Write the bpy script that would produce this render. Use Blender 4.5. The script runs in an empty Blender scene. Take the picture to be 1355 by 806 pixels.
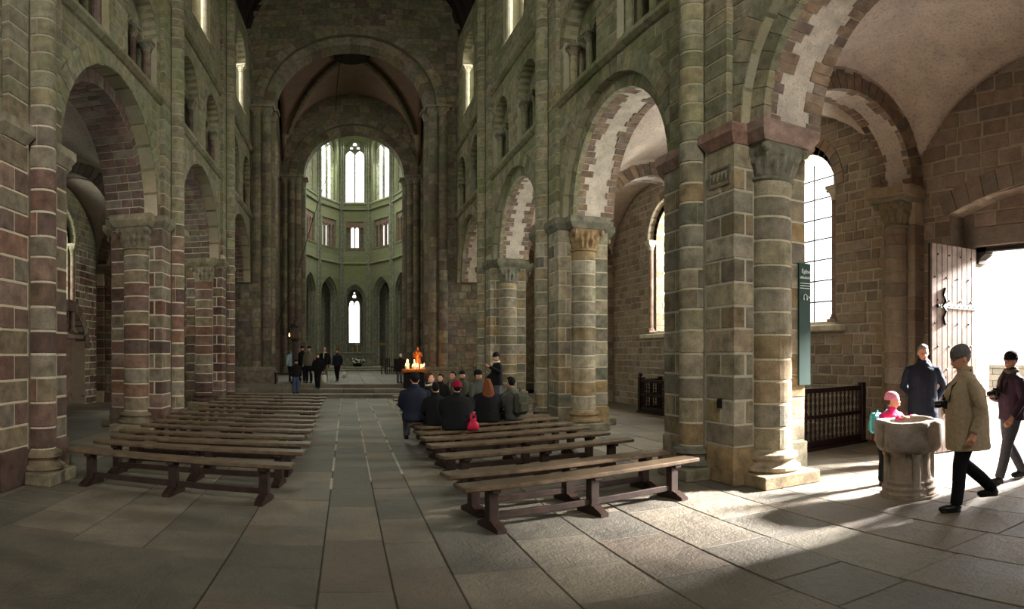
import bpy, math, random
from mathutils import Vector, Matrix, noise
random.seed(7)
PI = math.pi
sc = bpy.context.scene
COL = sc.collection

# ------------------------------------------------------------------ camera, world, lights, exposure
EYE = 1.75; FPX = 835.0; CX = 458.5; CY = 467.5      # wide stitched panorama: pixels per radian, straight-ahead column, horizon row
cd = bpy.data.cameras.new('camera'); cam = bpy.data.objects.new('camera', cd); COL.objects.link(cam)
cam.location = (0, 0, EYE); cam.rotation_euler = (PI/2, 0, 0)
cd.type = 'PANO'; cd.panorama_type = 'EQUIRECTANGULAR'
cd.longitude_min = -CX/FPX; cd.longitude_max = (1355-CX)/FPX
cd.latitude_max = CY/FPX; cd.latitude_min = -(806-CY)/FPX
cd.clip_start = 0.05; cd.clip_end = 500
sc.camera = cam

wd = bpy.data.worlds.new('overcast_sky'); sc.world = wd; wd.use_nodes = True
bg = wd.node_tree.nodes['Background']; bg.inputs[0].default_value = (1.0, 0.985, 0.96, 1); bg.inputs[1].default_value = 3.2
sc.view_settings.view_transform = 'Standard'; sc.view_settings.look = 'None'
sc.view_settings.gamma = 1; sc.view_settings.use_curve_mapping = False
sc.view_settings.exposure = -0.22
sc.cycles.max_bounces = 8; sc.cycles.diffuse_bounces = 4; sc.cycles.sample_clamp_indirect = 4.0

def area(name, loc, target, sx, sy, power, col=(1, 1, 1), spread=180):
    l = bpy.data.lights.new(name, 'AREA'); l.shape = 'RECTANGLE'; l.size = sx; l.size_y = sy; l.energy = power; l.color = col
    l.spread = math.radians(spread)
    o = bpy.data.objects.new(name, l); COL.objects.link(o); o.location = loc
    o.rotation_euler = (Vector(target)-Vector(loc)).to_track_quat('-Z', 'Y').to_euler()
    return o
# building dimensions shared by light and masonry
XL, XR = -4.0, 4.65                    # axes of the half-columns on the nave sides
PY = [0.79, 7.60, 14.41, 21.22, 28.03]  # pier centres along the nave
B = 6.81
WIN = (1.0, .975, .92)
# daylight at windows and door; west and transept lamps are added fill
area('daylight_door', (16.5, 4.0, 6.7), (5.0, 5.4, 0.4), 1.3, 1.2, 4300, (1, .97, .95), 60)
area('daylight_doorway', (9.95, 5.22, 2.0), (0, 5.22, 1.0), 2.1, 3.3, 105, (1, .98, .97), 150)
for y, p in ((10.75, 1000), (16.86, 1000), (24.6, 400)):
    area('daylight_south_aisle', (10.75, y, 4.5), (0, y, 2.6), 2.1, 3.6, p, WIN, 170)
for y, p in ((11.0, 120), (17.8, 480), (24.6, 80)):
    area('daylight_north_aisle', (-10.1, y, 4.5), (0, y, 2.6), 2.1, 3.6, p, (.96, 1, .9), 170)
for y in (4.2, 11.0, 17.8, 24.6):
    for s in (-1, 1):
        X = (XR+1.5) if s > 0 else (XL-1.5)
        area('daylight_clerestory', (X, y, 13.7), (0, y, 9), 1.6, 3.4, 170 if s > 0 else 130, (1, .99, .84), 150)
area('west_window_fill', (0.3, -6.4, 10.6), (0.3, 24, 5), 3.4, 5.2, 620, (1, .95, .84), 100)  # unseen fill lamp behind the viewpoint, added to brighten west-facing stone
for k, (x, y, w) in enumerate(((0.7, 57.2, 1.9), (-2.2, 55.6, 1.8), (3.6, 55.6, 1.8))):
    area('daylight_apse', (x, y, 18.8), (0.6, 40, 8), w, 6.5, 900, (.9, 1, .86), 160)
for s in (-1, 1):
    area('daylight_choir', (.6+s*4.9, 46, 18), (.6, 46, 6), 6, 6, 700, (.9, 1, .84), 150)
area('daylight_chapel_lancet', (0.75, 61.2, 5.6), (.7, 50, 4), 1.0, 5.0, 120, WIN, 150)
for s in (-1, 1):
    area('transept_fill', (.3+s*9.2, 33, 11), (.3, 33, 7), 4, 8, 750, (1, .93, .82), 160)  # fill lamps added before windowless transept walls to brighten the crossing vault

# ------------------------------------------------------------------ helpers
def lin(c):
    return tuple(((v/255)/12.92 if v/255 <= .04045 else ((v/255+.055)/1.055)**2.4) for v in c)
def pix(p):
    x, y, z = p; d = math.hypot(x, y)
    return CX+FPX*math.atan2(x, y), CY-FPX*math.atan2(z-EYE, d)
def extent(ps):
    q = [pix(p) for p in ps]; xs = [a for a, b in q]; ys = [b for a, b in q]
    if max(xs) < 0 or min(xs) > 1355 or max(ys) < 0 or min(ys) > 806: return 0, 0
    return max(xs)-min(xs), max(ys)-min(ys)

class Fr:      # a local frame: u along a wall, w into it, z up
    def __init__(s, O, U, W):
        s.O, s.U, s.W = Vector(O), Vector(U), Vector(W); s.Z = Vector((0, 0, 1))
        s.flip = s.U.cross(s.W).dot(s.Z) < 0
    def __call__(s, u, w, z): return s.O+s.U*u+s.W*w+s.Z*z
WORLD = Fr((0, 0, 0), (1, 0, 0), (0, 1, 0))

class M:
    def __init__(s, fr=WORLD): s.v, s.f, s.fr = [], [], fr
    def add(s, vs, fs, fr=None):
        fr = fr or s.fr; b = len(s.v)
        s.v += [tuple(fr(*p)) for p in vs]
        s.f += [tuple(b+i for i in (reversed(f) if fr.flip else f)) for f in fs]
        return s
    def box(s, u0, u1, w0, w1, z0, z1, ch=0.0, fr=None):
        if ch <= 0:
            vs = [(u, w, z) for z in (z0, z1) for w in (w0, w1) for u in (u0, u1)]
            return s.add(vs, [(0, 2, 3, 1), (4, 5, 7, 6), (0, 1, 5, 4), (2, 6, 7, 3), (0, 4, 6, 2), (1, 3, 7, 5)], fr)
        c = ch; vs = []; L = (u0, u1, w0, w1, z0, z1)
        for iz in (0, 1):
            for iw in (0, 1):
                for iu in (0, 1):
                    u, w, z = L[iu], L[2+iw], L[4+iz]; du, dw, dz = (c if iu == 0 else -c), (c if iw == 0 else -c), (c if iz == 0 else -c)
                    vs += [(u, w+dw, z+dz), (u+du, w, z+dz), (u+du, w+dw, z)]
        def k(iu, iw, iz, a): return (iz*4+iw*2+iu)*3+a
        fs = []
        for i in (0, 1):
            q = [k(i, 0, 0, 0), k(i, 0, 1, 0), k(i, 1, 1, 0), k(i, 1, 0, 0)]; fs.append(q if i == 0 else q[::-1])
            q = [k(0, i, 0, 1), k(1, i, 0, 1), k(1, i, 1, 1), k(0, i, 1, 1)]; fs.append(q if i == 0 else q[::-1])
            q = [k(0, 0, i, 2), k(0, 1, i, 2), k(1, 1, i, 2), k(1, 0, i, 2)]; fs.append(q if i == 0 else q[::-1])
        for i in (0, 1):
            for j in (0, 1):
                fs.append([k(i, j, 0, 0), k(i, j, 0, 1), k(i, j, 1, 1), k(i, j, 1, 0)][::(1 if i != j else -1)])
                fs.append([k(0, i, j, 1), k(1, i, j, 1), k(1, i, j, 2), k(0, i, j, 2)][::(1 if i == j else -1)])
                fs.append([k(i, 0, j, 0), k(i, 0, j, 2), k(i, 1, j, 2), k(i, 1, j, 0)][::(1 if i == j else -1)])
        for iz in (0, 1):
            for iw in (0, 1):
                for iu in (0, 1): fs.append([k(iu, iw, iz, 0), k(iu, iw, iz, 1), k(iu, iw, iz, 2)][::(1 if (iu+iw+iz) % 2 == 0 else -1)])
        return s.add(vs, fs, fr)
    def prism(s, poly, w0, w1, ch=0.0, fr=None):      # poly counter-clockwise in (u,z) seen from the front (-w)
        n = len(poly); cu = sum(p[0] for p in poly)/n; cz = sum(p[1] for p in poly)/n
        def shr(p):
            du, dz = p[0]-cu, p[1]-cz
            return (p[0]-math.copysign(min(ch, abs(du)*.5), du), p[1]-math.copysign(min(ch, abs(dz)*.5), dz))
        vs = [(p[0], w1, p[1]) for p in poly]
        if ch > 0:
            vs += [(p[0], w0+ch, p[1]) for p in poly]+[(q[0], w0, q[1]) for q in map(shr, poly)]
            fs = [tuple(range(2*n, 3*n))]+[(i, (i+1) % n, n+(i+1) % n, n+i) for i in range(n)]+[(n+i, n+(i+1) % n, 2*n+(i+1) % n, 2*n+i) for i in range(n)]
        else:
            vs += [(p[0], w0, p[1]) for p in poly]
            fs = [tuple(range(n, 2*n))]+[(i, (i+1) % n, n+(i+1) % n, n+i) for i in range(n)]
        fs.append(tuple(range(n))[::-1])
        return s.add(vs, fs, fr)
    def wedge(s, cu, cz, r0, r1, a0, a1, w0, w1, seg=2, fr=None):
        vs = []
        for i in range(seg+1):
            a = a0+(a1-a0)*i/seg; c, n_ = math.cos(a), math.sin(a)
            for r, w in ((r0, w0), (r1, w0), (r1, w1), (r0, w1)): vs.append((cu+r*c, w, cz+r*n_))
        fs = [(0, 1, 2, 3), tuple(4*seg+i for i in (3, 2, 1, 0))]
        for i in range(seg):
            b = 4*i
            for j in range(4): fs.append((b+j, b+4+j, b+4+(j+1) % 4, b+(j+1) % 4))
        return s.add(vs, fs, fr)
    def drum(s, cu, cw, r, z0, z1, a0=0, a1=2*PI, n=14, ch=0.0, fr=None, r2=None):
        full = abs(a1-a0-2*PI) < 1e-6; m = n if full else n+1; r2 = r if r2 is None else r2
        rows = [(r-ch, z0), (r, z0+ch), (r2, z1-ch), (r2-ch, z1)] if ch > 0 else [(r, z0), (r2, z1)]
        vs = [(cu+q*math.cos(a0+(a1-a0)*i/n), cw+q*math.sin(a0+(a1-a0)*i/n), z) for q, z in rows for i in range(m)]
        fs = []
        for k in range(len(rows)-1):
            for i in range(n): j = (i+1) % m; fs.append((k*m+i, k*m+j, (k+1)*m+j, (k+1)*m+i))
        t = (len(rows)-1)*m
        fs += [tuple(range(m))[::-1], tuple(t+i for i in range(m))]
        if not full: fs.append(tuple(k*m for k in range(len(rows)))+()) if False else None
        fs = [f for f in fs if f]
        if not full:
            fs.append(tuple(k*m for k in range(len(rows)))); fs.append(tuple(k*m+m-1 for k in reversed(range(len(rows)))))
        return s.add(vs, fs, fr)
    def lathe(s, cu, cw, prof, a0=0, a1=2*PI, n=20, fr=None):
        full = abs(a1-a0-2*PI) < 1e-6; m = n if full else n+1
        vs = [(cu+r*math.cos(a0+(a1-a0)*i/n), cw+r*math.sin(a0+(a1-a0)*i/n), z) for r, z in prof for i in range(m)]
        fs = [(k*m+i, k*m+(i+1) % m, (k+1)*m+(i+1) % m, (k+1)*m+i) for k in range(len(prof)-1) for i in range(n)]
        fs += [tuple(range(m))[::-1], tuple((len(prof)-1)*m+i for i in range(m))]
        return s.add(vs, fs, fr)
    def tube(s, pts, rad, n=8, fr=None, caps=True):     # swept tube through points, radius per point
        pts = [Vector(p) for p in pts]; rr = rad if isinstance(rad, (list, tuple)) else [rad]*len(pts)
        vs = []; prev = None
        for i, p in enumerate(pts):
            t = (pts[min(i+1, len(pts)-1)]-pts[max(i-1, 0)]).normalized()
            if prev is None:
                a = Vector((0, 0, 1)) if abs(t.z) < .9 else Vector((1, 0, 0)); x = t.cross(a).normalized()
            else:
                x = (prev-t*prev.dot(t)).normalized()
            prev = x; y = t.cross(x)
            for k in range(n):
                a = 2*PI*k/n; q = p+(x*math.cos(a)+y*math.sin(a))*rr[i]; vs.append(tuple(q))
        fs = [(i*n+k, i*n+(k+1) % n, (i+1)*n+(k+1) % n, (i+1)*n+k) for i in range(len(pts)-1) for k in range(n)]
        if caps: fs += [tuple(range(n))[::-1], tuple((len(pts)-1)*n+k for k in range(n))]
        return s.add(vs, fs, fr)
    def ball(s, c, r, n=10, m=7, fr=None):
        rx, ry, rz = r if isinstance(r, (tuple, list)) else (r, r, r)
        vs = [(c[0], c[1], c[2]-rz)]
        for j in range(1, m):
            a = -PI/2+PI*j/m
            for i in range(n): b = 2*PI*i/n; vs.append((c[0]+rx*math.cos(a)*math.cos(b), c[1]+ry*math.cos(a)*math.sin(b), c[2]+rz*math.sin(a)))
        vs.append((c[0], c[1], c[2]+rz)); t = len(vs)-1
        fs = [(0, 1+(i+1) % n, 1+i) for i in range(n)]
        for j in range(m-2):
            for i in range(n): fs.append((1+j*n+i, 1+j*n+(i+1) % n, 1+(j+1)*n+(i+1) % n, 1+(j+1)*n+i))
        fs += [(t, 1+(m-2)*n+i, 1+(m-2)*n+(i+1) % n) for i in range(n)]
        return s.add(vs, fs, fr)
    def mesh(s, name, mat, smooth=False):
        me = bpy.data.meshes.new(name); me.from_pydata(s.v, [], s.f); me.materials.append(mat)
        if smooth: me.shade_smooth()
        return me
    def build(s, name, mat, parent=None, smooth=False, **pr):
        o = bpy.data.objects.new(name, s.mesh(name, mat, smooth)); COL.objects.link(o)
        if parent is not None: o.parent = parent; o.matrix_parent_inverse = parent.matrix_basis.inverted() if not getattr(s, 'local', False) else Matrix()
        for k, v in pr.items(): o[k] = v
        return o
def local(m): m.local = True; return m

def tag(o, label=None, cat=None, group=None, kind=None):
    if label: o['label'] = label
    if cat: o['category'] = cat
    if group: o['group'] = group
    if kind: o['kind'] = kind
    return o
def empty(name, loc=(0, 0, 0), rz=0, label=None, cat=None, group=None, kind=None):
    o = bpy.data.objects.new(name, None); COL.objects.link(o); o.location = loc; o.rotation_euler = (0, 0, rz); o.empty_display_size = .2
    return tag(o, label, cat, group, kind)
def copy_tree(o, parent=None):
    c = o.copy(); COL.objects.link(c)
    if parent is not None: c.parent = parent
    for ch in o.children: copy_tree(ch, c)
    return c

class Masonry:      # stones of one piece of the setting: the largest in view are parts, the rest one part of kind stuff
    def __init__(s, parent, mat, name='stone_block', minpx=7, limit=290):
        s.parent, s.mat, s.name, s.minpx, s.limit, s.items = parent, mat, name, minpx, limit, []
    def add(s, m):
        w, h = extent(m.v[:24]) if len(m.v) <= 24 else extent(m.v)
        s.items.append((max(w, h) if min(w, h) >= s.minpx*.55 and max(w, h) >= s.minpx else 0, m))
    def done(s):
        s.items.sort(key=lambda t: -t[0]); rest = M()
        for i, (a, m) in enumerate(s.items):
            if a > 0 and i < s.limit: m.build(s.name, s.mat, s.parent)
            else:
                b = len(rest.v); rest.v += m.v; rest.f += [tuple(b+j for j in f) for f in m.f]
        if rest.v: rest.build('small_stones', s.mat, s.parent, kind='stuff')

# ------------------------------------------------------------------ materials
def new_mat(name):
    m = bpy.data.materials.new(name); m.use_nodes = True; nt = m.node_tree
    return m, nt, nt.nodes['Principled BSDF']
def N(nt, t, **kw):
    n = nt.nodes.new(t)
    for k, v in kw.items(): setattr(n, k, v)
    return n
def ramp(nt, stops, interp='LINEAR'):
    n = nt.nodes.new('ShaderNodeValToRGB'); cr = n.color_ramp; cr.interpolation = interp
    while len(cr.elements) > 1: cr.elements.remove(cr.elements[-1])
    cr.elements[0].position = stops[0][0]; cr.elements[0].color = (*stops[0][1], 1)
    for p, c in stops[1:]:
        e = cr.elements.new(p); e.color = (*c, 1)
    return n
def mixc(nt, a, b, f, mode='MIX'):
    n = nt.nodes.new('ShaderNodeMix'); n.data_type = 'RGBA'; n.blend_type = mode
    for sck, v in ((n.inputs[0], f), (n.inputs[6], a), (n.inputs[7], b)):
        if hasattr(v, 'is_output') or isinstance(v, bpy.types.NodeSocket): nt.links.new(v, sck)
        elif isinstance(v, (tuple, list)): sck.default_value = (*v[:3], 1)
        else: sck.default_value = v
    return n.outputs[2]
def math_(nt, op, a, b=None, c=None):
    n = nt.nodes.new('ShaderNodeMath'); n.operation = op
    for i, v in enumerate((a, b, c)):
        if v is None: continue
        if isinstance(v, bpy.types.NodeSocket): nt.links.new(v, n.inputs[i])
        else: n.inputs[i].default_value = v
    return n.outputs[0]
def maprange(nt, v, a, b, c=0.0, d=1.0):
    n = nt.nodes.new('ShaderNodeMapRange'); nt.links.new(v, n.inputs[0])
    for i, x in enumerate((a, b, c, d)): n.inputs[i+1].default_value = x
    return n.outputs[0]
def posnode(nt): return nt.nodes.new('ShaderNodeNewGeometry')
def noise_(nt, vec, scale, detail=3, rough=.55, dist=0.0):
    n = nt.nodes.new('ShaderNodeTexNoise'); n.inputs['Scale'].default_value = scale; n.inputs['Detail'].default_value = detail
    n.inputs['Roughness'].default_value = rough; n.inputs['Distortion'].default_value = dist
    nt.links.new(vec, n.inputs['Vector']); return n
def bump(nt, bs, h, strength, dist=.02):
    b = nt.nodes.new('ShaderNodeBump'); b.inputs['Strength'].default_value = strength; b.inputs['Distance'].default_value = dist
    nt.links.new(h, b.inputs['Height']); nt.links.new(b.outputs[0], bs.inputs['Normal'])

def stone(name, low, high=None, zsplit=(4.2, 5.2), green=0.0, gcol=(92, 104, 62), gz=(3.5, 7.5), rough=.9, bumps=.9, mott=.6, scale=1.0, spec=.25):
    """masonry: every stone draws its own colour from the palette LOW (HIGH above zsplit); a film of algae by patches"""
    m, nt, bs = new_mat(name); L = nt.links
    g = posnode(nt); oi = nt.nodes.new('ShaderNodeObjectInfo')
    rnd = math_(nt, 'FRACT', math_(nt, 'ADD', oi.outputs['Random'], g.outputs['Random Per Island']))
    def pal(cs):
        n = len(cs); r = ramp(nt, [((i+.0)/n, lin(c)) for i, c in enumerate(cs)], 'CONSTANT'); L.new(rnd, r.inputs[0]); return r.outputs[0]
    sep = nt.nodes.new('ShaderNodeSeparateXYZ'); L.new(g.outputs['Position'], sep.inputs[0])
    big = noise_(nt, g.outputs['Position'], .35, 2)
    col = pal(low)
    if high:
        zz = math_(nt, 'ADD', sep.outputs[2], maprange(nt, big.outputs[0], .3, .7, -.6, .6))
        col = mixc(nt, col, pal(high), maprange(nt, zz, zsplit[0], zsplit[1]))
    off = nt.nodes.new('ShaderNodeVectorMath'); off.operation = 'ADD'; L.new(g.outputs['Position'], off.inputs[0])
    sc_ = nt.nodes.new('ShaderNodeVectorMath'); sc_.operation = 'SCALE'; sc_.inputs[0].default_value = (13, 7, 3); L.new(rnd, sc_.inputs['Scale']); L.new(sc_.outputs[0], off.inputs[1])
    n1 = noise_(nt, off.outputs[0], 5*scale, 5, .6); n2 = noise_(nt, off.outputs[0], 60*scale, 3, .7)
    v = maprange(nt, n1.outputs[0], .25, .75, 1-mott, 1+mott*.6)
    hs = nt.nodes.new('ShaderNodeHueSaturation'); L.new(col, hs.inputs['Color']); L.new(v, hs.inputs['Value'])
    r2 = math_(nt, 'FRACT', math_(nt, 'MULTIPLY', rnd, 7.31)); L.new(maprange(nt, r2, 0, 1, .7, 1.0), hs.inputs['Saturation'])
    col = hs.outputs[0]
    col = mixc(nt, col, (.02, .02, .018), math_(nt, 'MULTIPLY', maprange(nt, n2.outputs[0], .5, .72), .5))
    if green:
        gm = math_(nt, 'MULTIPLY', maprange(nt, noise_(nt, g.outputs['Position'], .8, 4, .6).outputs[0], .38, .62), maprange(nt, sep.outputs[2], gz[0], gz[1], .12, 1.0))
        col = mixc(nt, col, lin(gcol), math_(nt, 'MULTIPLY', gm, green))
    L.new(col, bs.inputs['Base Color']); bs.inputs['Roughness'].default_value = rough; bs.inputs['Specular IOR Level'].default_value = spec
    h = math_(nt, 'ADD', math_(nt, 'MULTIPLY', n1.outputs[0], 1.0), math_(nt, 'MULTIPLY', n2.outputs[0], .35))
    bump(nt, bs, h, bumps, .03)
    return m
def plain(name, c, rough=.8, metal=0, nz=12, mott=.15, bmp=.2, spec=.3, c2=None):
    m, nt, bs = new_mat(name); g = posnode(nt)
    tc = nt.nodes.new('ShaderNodeTexCoord'); n = noise_(nt, tc.outputs['Object'], nz, 4, .6)
    c = lin(c); d = lin(c2) if c2 else tuple(v*(1-mott*2) for v in c)
    r = ramp(nt, [(.3, d), (.7, tuple(min(1, v*(1+mott)) for v in c) if not c2 else c)]); nt.links.new(n.outputs[0], r.inputs[0])
    nt.links.new(r.outputs[0], bs.inputs['Base Color']); bs.inputs['Roughness'].default_value = rough; bs.inputs['Metallic'].default_value = metal
    bs.inputs['Specular IOR Level'].default_value = spec
    if bmp: bump(nt, bs, n.outputs[0], bmp, .01)
    return m
def glow(name, c, strength):
    m, nt, bs = new_mat(name); bs.inputs['Base Color'].default_value = (*lin(c), 1)
    bs.inputs['Emission Color'].default_value = (*lin(c), 1); bs.inputs['Emission Strength'].default_value = strength; return m

GRAN = [(158, 142, 112), (142, 132, 108), (158, 138, 106), (132, 120, 98), (144, 136, 110), (126, 118, 96), (164, 152, 126), (146, 122, 86), (122, 110, 88), (148, 136, 110), (112, 108, 88), (138, 122, 92)]
GREENGREY = [(148, 140, 108), (134, 130, 98), (156, 146, 114), (122, 116, 88), (142, 136, 104), (150, 134, 104)]
REDL = [(118, 84, 70), (100, 72, 60), (132, 98, 80), (122, 106, 84), (88, 64, 56), (112, 78, 64), (134, 118, 94), (106, 84, 70), (128, 112, 88)]
LEFTHI = [(136, 126, 100), (128, 122, 94), (140, 126, 100), (120, 112, 88), (132, 128, 98), (122, 106, 86)]
MAT = {}
MAT['stone_r'] = stone('granite_south_arcade', GRAN, GREENGREY, (4.7, 5.4), green=.45)
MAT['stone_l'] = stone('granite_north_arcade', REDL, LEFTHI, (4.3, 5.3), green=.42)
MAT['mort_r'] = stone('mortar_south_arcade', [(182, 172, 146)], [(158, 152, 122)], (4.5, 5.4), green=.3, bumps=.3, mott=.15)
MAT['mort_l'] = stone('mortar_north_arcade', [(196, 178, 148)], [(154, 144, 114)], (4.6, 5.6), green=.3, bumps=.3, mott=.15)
MAT['stone_aisle'] = stone('granite_south_aisle', [(152, 134, 110), (140, 122, 100), (160, 140, 116), (130, 112, 94), (148, 134, 112), (154, 130, 104)], bumps=.8, mott=.3, scale=1.3)
MAT['mort_aisle'] = stone('mortar_south_aisle', [(176, 160, 134)], bumps=.4, mott=.2)
MAT['stone_door'] = stone('granite_door_bay', [(150, 132, 116), (140, 122, 106), (158, 140, 124), (132, 116, 102)], bumps=.9, mott=.3)
MAT['brick_r'] = stone('brown_arch_stones', [(128, 104, 84), (138, 114, 92), (118, 98, 82), (146, 122, 98), (130, 108, 88)], bumps=.7)
MAT['brick_l'] = stone('red_arch_stones', [(100, 76, 66), (110, 84, 72), (116, 102, 84), (90, 70, 60), (108, 92, 76)], bumps=.7)
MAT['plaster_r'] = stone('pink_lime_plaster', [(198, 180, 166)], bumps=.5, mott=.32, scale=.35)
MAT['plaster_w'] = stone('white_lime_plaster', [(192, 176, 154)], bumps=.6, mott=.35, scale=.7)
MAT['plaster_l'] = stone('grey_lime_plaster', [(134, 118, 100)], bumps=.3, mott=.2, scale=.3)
MAT['choir'] = stone('green_choir_stone', [(140, 138, 108), (130, 130, 100), (146, 142, 112)], green=.32, gcol=(112, 128, 62), bumps=.4, mott=.25)
MAT['choir_grey'] = stone('grey_choir_stone', [(150, 146, 126), (138, 136, 118)], green=.12, bumps=.4)
MAT['cross'] = stone('crossing_stone', [(126, 108, 88), (112, 104, 82), (134, 120, 94), (104, 90, 76)], green=.35, bumps=.6)
MAT['cross_mort'] = stone('crossing_mortar', [(104, 96, 78)], green=.3)
MAT['web'] = stone('crossing_vault_plaster', [(150, 126, 104)], bumps=.3, mott=.2, scale=.3)
MAT['impost_r'] = stone('pinkish_impost_stone', [(150, 116, 98), (142, 112, 94)], bumps=.3)
MAT['capital'] = stone('carved_granite', [(120, 116, 98), (132, 118, 92)], green=.2, bumps=.9, mott=.4, scale=2)
MAT['capital_o'] = stone('ochre_carved_capital', [(156, 130, 88), (146, 120, 84)], bumps=.9, mott=.4, scale=2)
MAT['impost_g'] = stone('grey_impost_stone', [(122, 116, 96), (112, 108, 88)], green=.3, bumps=.3)
MAT['capital_l'] = stone('left_carved_stone', [(132, 120, 98), (120, 108, 90)], green=.15, bumps=.9, mott=.4, scale=2)
MAT['impost_l'] = stone('left_impost_stone', [(140, 128, 104), (126, 116, 92)], green=.35, bumps=.4)
MAT['dark'] = plain('unlit_passage_stone', (44, 38, 32))  # shade of the triforium passage put into a dark colour
MAT['timber'] = plain('dark_ceiling_timber', (40, 30, 24), nz=5)
MAT['iron'] = plain('black_iron', (24, 22, 22), rough=.5, metal=.6, bmp=0)
MAT['frame'] = plain('pale_window_stone', (196, 186, 164), nz=4)
def floor_mat():
    m, nt, bs = new_mat('worn_granite_flags'); L = nt.links; g = posnode(nt); oi = nt.nodes.new('ShaderNodeObjectInfo')
    rnd = math_(nt, 'FRACT', math_(nt, 'ADD', oi.outputs['Random'], g.outputs['Random Per Island']))
    cs = [(116, 108, 92), (104, 97, 84), (126, 116, 99), (112, 100, 85), (98, 92, 80), (118, 108, 92)]
    r = ramp(nt, [(i/6, lin(c)) for i, c in enumerate(cs)], 'CONSTANT'); L.new(rnd, r.inputs[0])
    n1 = noise_(nt, g.outputs['Position'], 1.3, 7, .7); n2 = noise_(nt, g.outputs['Position'], 38, 4, .7); n3 = noise_(nt, g.outputs['Position'], 9, 3, .6)
    hs = nt.nodes.new('ShaderNodeHueSaturation'); L.new(r.outputs[0], hs.inputs['Color']); L.new(maprange(nt, n1.outputs[0], .32, .68, .55, 1.3), hs.inputs['Value'])
    col = mixc(nt, hs.outputs[0], (.03, .028, .025), math_(nt, 'MULTIPLY', maprange(nt, n2.outputs[0], .5, .72), .35))
    L.new(col, bs.inputs['Base Color']); L.new(maprange(nt, n1.outputs[0], .3, .7, .48, .8), bs.inputs['Roughness']); bs.inputs['Specular IOR Level'].default_value = .45
    bump(nt, bs, math_(nt, 'ADD', n3.outputs[0], math_(nt, 'MULTIPLY', n2.outputs[0], .6)), .8, .035)
    return m
MAT['flag'] = floor_mat()
MAT['joint'] = plain('floor_joint', (62, 57, 48), nz=6)
MAT['glass_l'] = None
def glass_mat():
    m, nt, bs = new_mat('thin_old_glass'); out = nt.nodes['Material Output']
    tr = nt.nodes.new('ShaderNodeBsdfTransparent'); tr.inputs[0].default_value = (.96, .98, .96, 1)
    gl = nt.nodes.new('ShaderNodeBsdfGlossy'); gl.inputs['Roughness'].default_value = .1
    mx = nt.nodes.new('ShaderNodeMixShader'); mx.inputs[0].default_value = .06
    nt.links.new(tr.outputs[0], mx.inputs[1]); nt.links.new(gl.outputs[0], mx.inputs[2]); nt.links.new(mx.outputs[0], out.inputs[0]); return m
MAT['glass'] = glass_mat()
# ------------------------------------------------------------------ masonry tools
def opening(uc, hw, zb, zs, r=None, sag=None, pt=0.0):
    if pt: R = hw*(1+pt); off = R-hw; return dict(uc=uc, hw=hw, zb=zb, zs=zs, r=R, zc=zs, off=off, top=zs+math.sqrt(R*R-off*off))
    if sag: r = (hw*hw+sag*sag)/(2*sag); zc = zs+sag-r
    elif r == 0: return dict(uc=uc, hw=hw, zb=zb, zs=zs, r=0, zc=zs, top=zs)
    else: r = hw; zc = zs
    return dict(uc=uc, hw=hw, zb=zb, zs=zs, r=r, zc=zc, top=zc+r)
def half(o, z, ring=0.0):
    if z < o['zb']-1e-6: return None
    if z <= o['zs']+1e-6 and not (ring and z > o['zs']-1e-6): return o['hw']
    if o['r'] == 0: return None
    R = o['r']+ring; q = R*R-(z-o['zc'])**2
    return max(0.0, math.sqrt(q)-o.get('off', 0)) if q > 1e-6 else (0.0 if q > -1e-3 else None)
def spans(u0, u1, za, zb_, ops, ring=0.0):
    """free stretches of a course as (left at bottom, left at top, right at bottom, right at top)"""
    cuts = []
    for o in ops:
        mid = (za+zb_)/2
        if mid < o['zb'] or mid > o['top']+ring: continue
        if o['r'] == 0 and mid > o['zs']: continue
        up = mid > o['zs']
        a = half(o, max(za, o['zs']+2e-6) if up else za, ring if up else 0); b = half(o, min(zb_, o['top']+ring) if up else min(zb_, o['zs']), ring if up else 0)
        if a is None and b is None: continue
        a = a or 0.0; b = b or 0.0
        cuts.append((o['uc']-a, o['uc']-b, o['uc']+a, o['uc']+b))
    cuts.sort(); out = []; l = (u0, u0)
    for c in cuts:
        if c[0] > l[0]+.02 or c[1] > l[1]+.02: out.append((l[0], l[1], max(c[0], l[0]), max(c[1], l[1])))
        l = (c[2], c[3])
    if u1 > l[0]+.02 or u1 > l[1]+.02: out.append((min(l[0], u1), min(l[1], u1), u1, u1))
    return out
def breaks(z0, z1, ops, step, ring=0.0, fine=True):
    bs = [z0, z1]; z = z0+step
    while z < z1-step*.4: bs.append(z); z += step
    must = []
    for o in ops:
        must += [o['zb'], o['zs']]
        if fine and o['r']: must += [o['zc']+(o['top']-o['zc'])*math.sin(a) for a in [math.asin(min(1, (o['zs']-o['zc'])/o['r']))+(PI/2-math.asin(min(1, (o['zs']-o['zc'])/o['r'])))*i/7 for i in range(8)]]
    bs = [b for b in bs if all(abs(b-q) > step*.25 for q in must)]+[q for q in must if z0 < q < z1]
    bs += [z0, z1]; bs = sorted(set(round(b, 4) for b in bs)); return bs
def body(fr, u0, u1, z0, z1, ops, w0, w1, step=2.0):
    m = M(fr); bs = breaks(z0, z1, ops, step)
    for a, b in zip(bs, bs[1:]):
        for l0, l1, r0, r1 in spans(u0, u1, a, b, ops):
            m.prism([(l0, a), (r0, a), (r1, b), (l1, b)], w0, w1)
    return m
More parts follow.
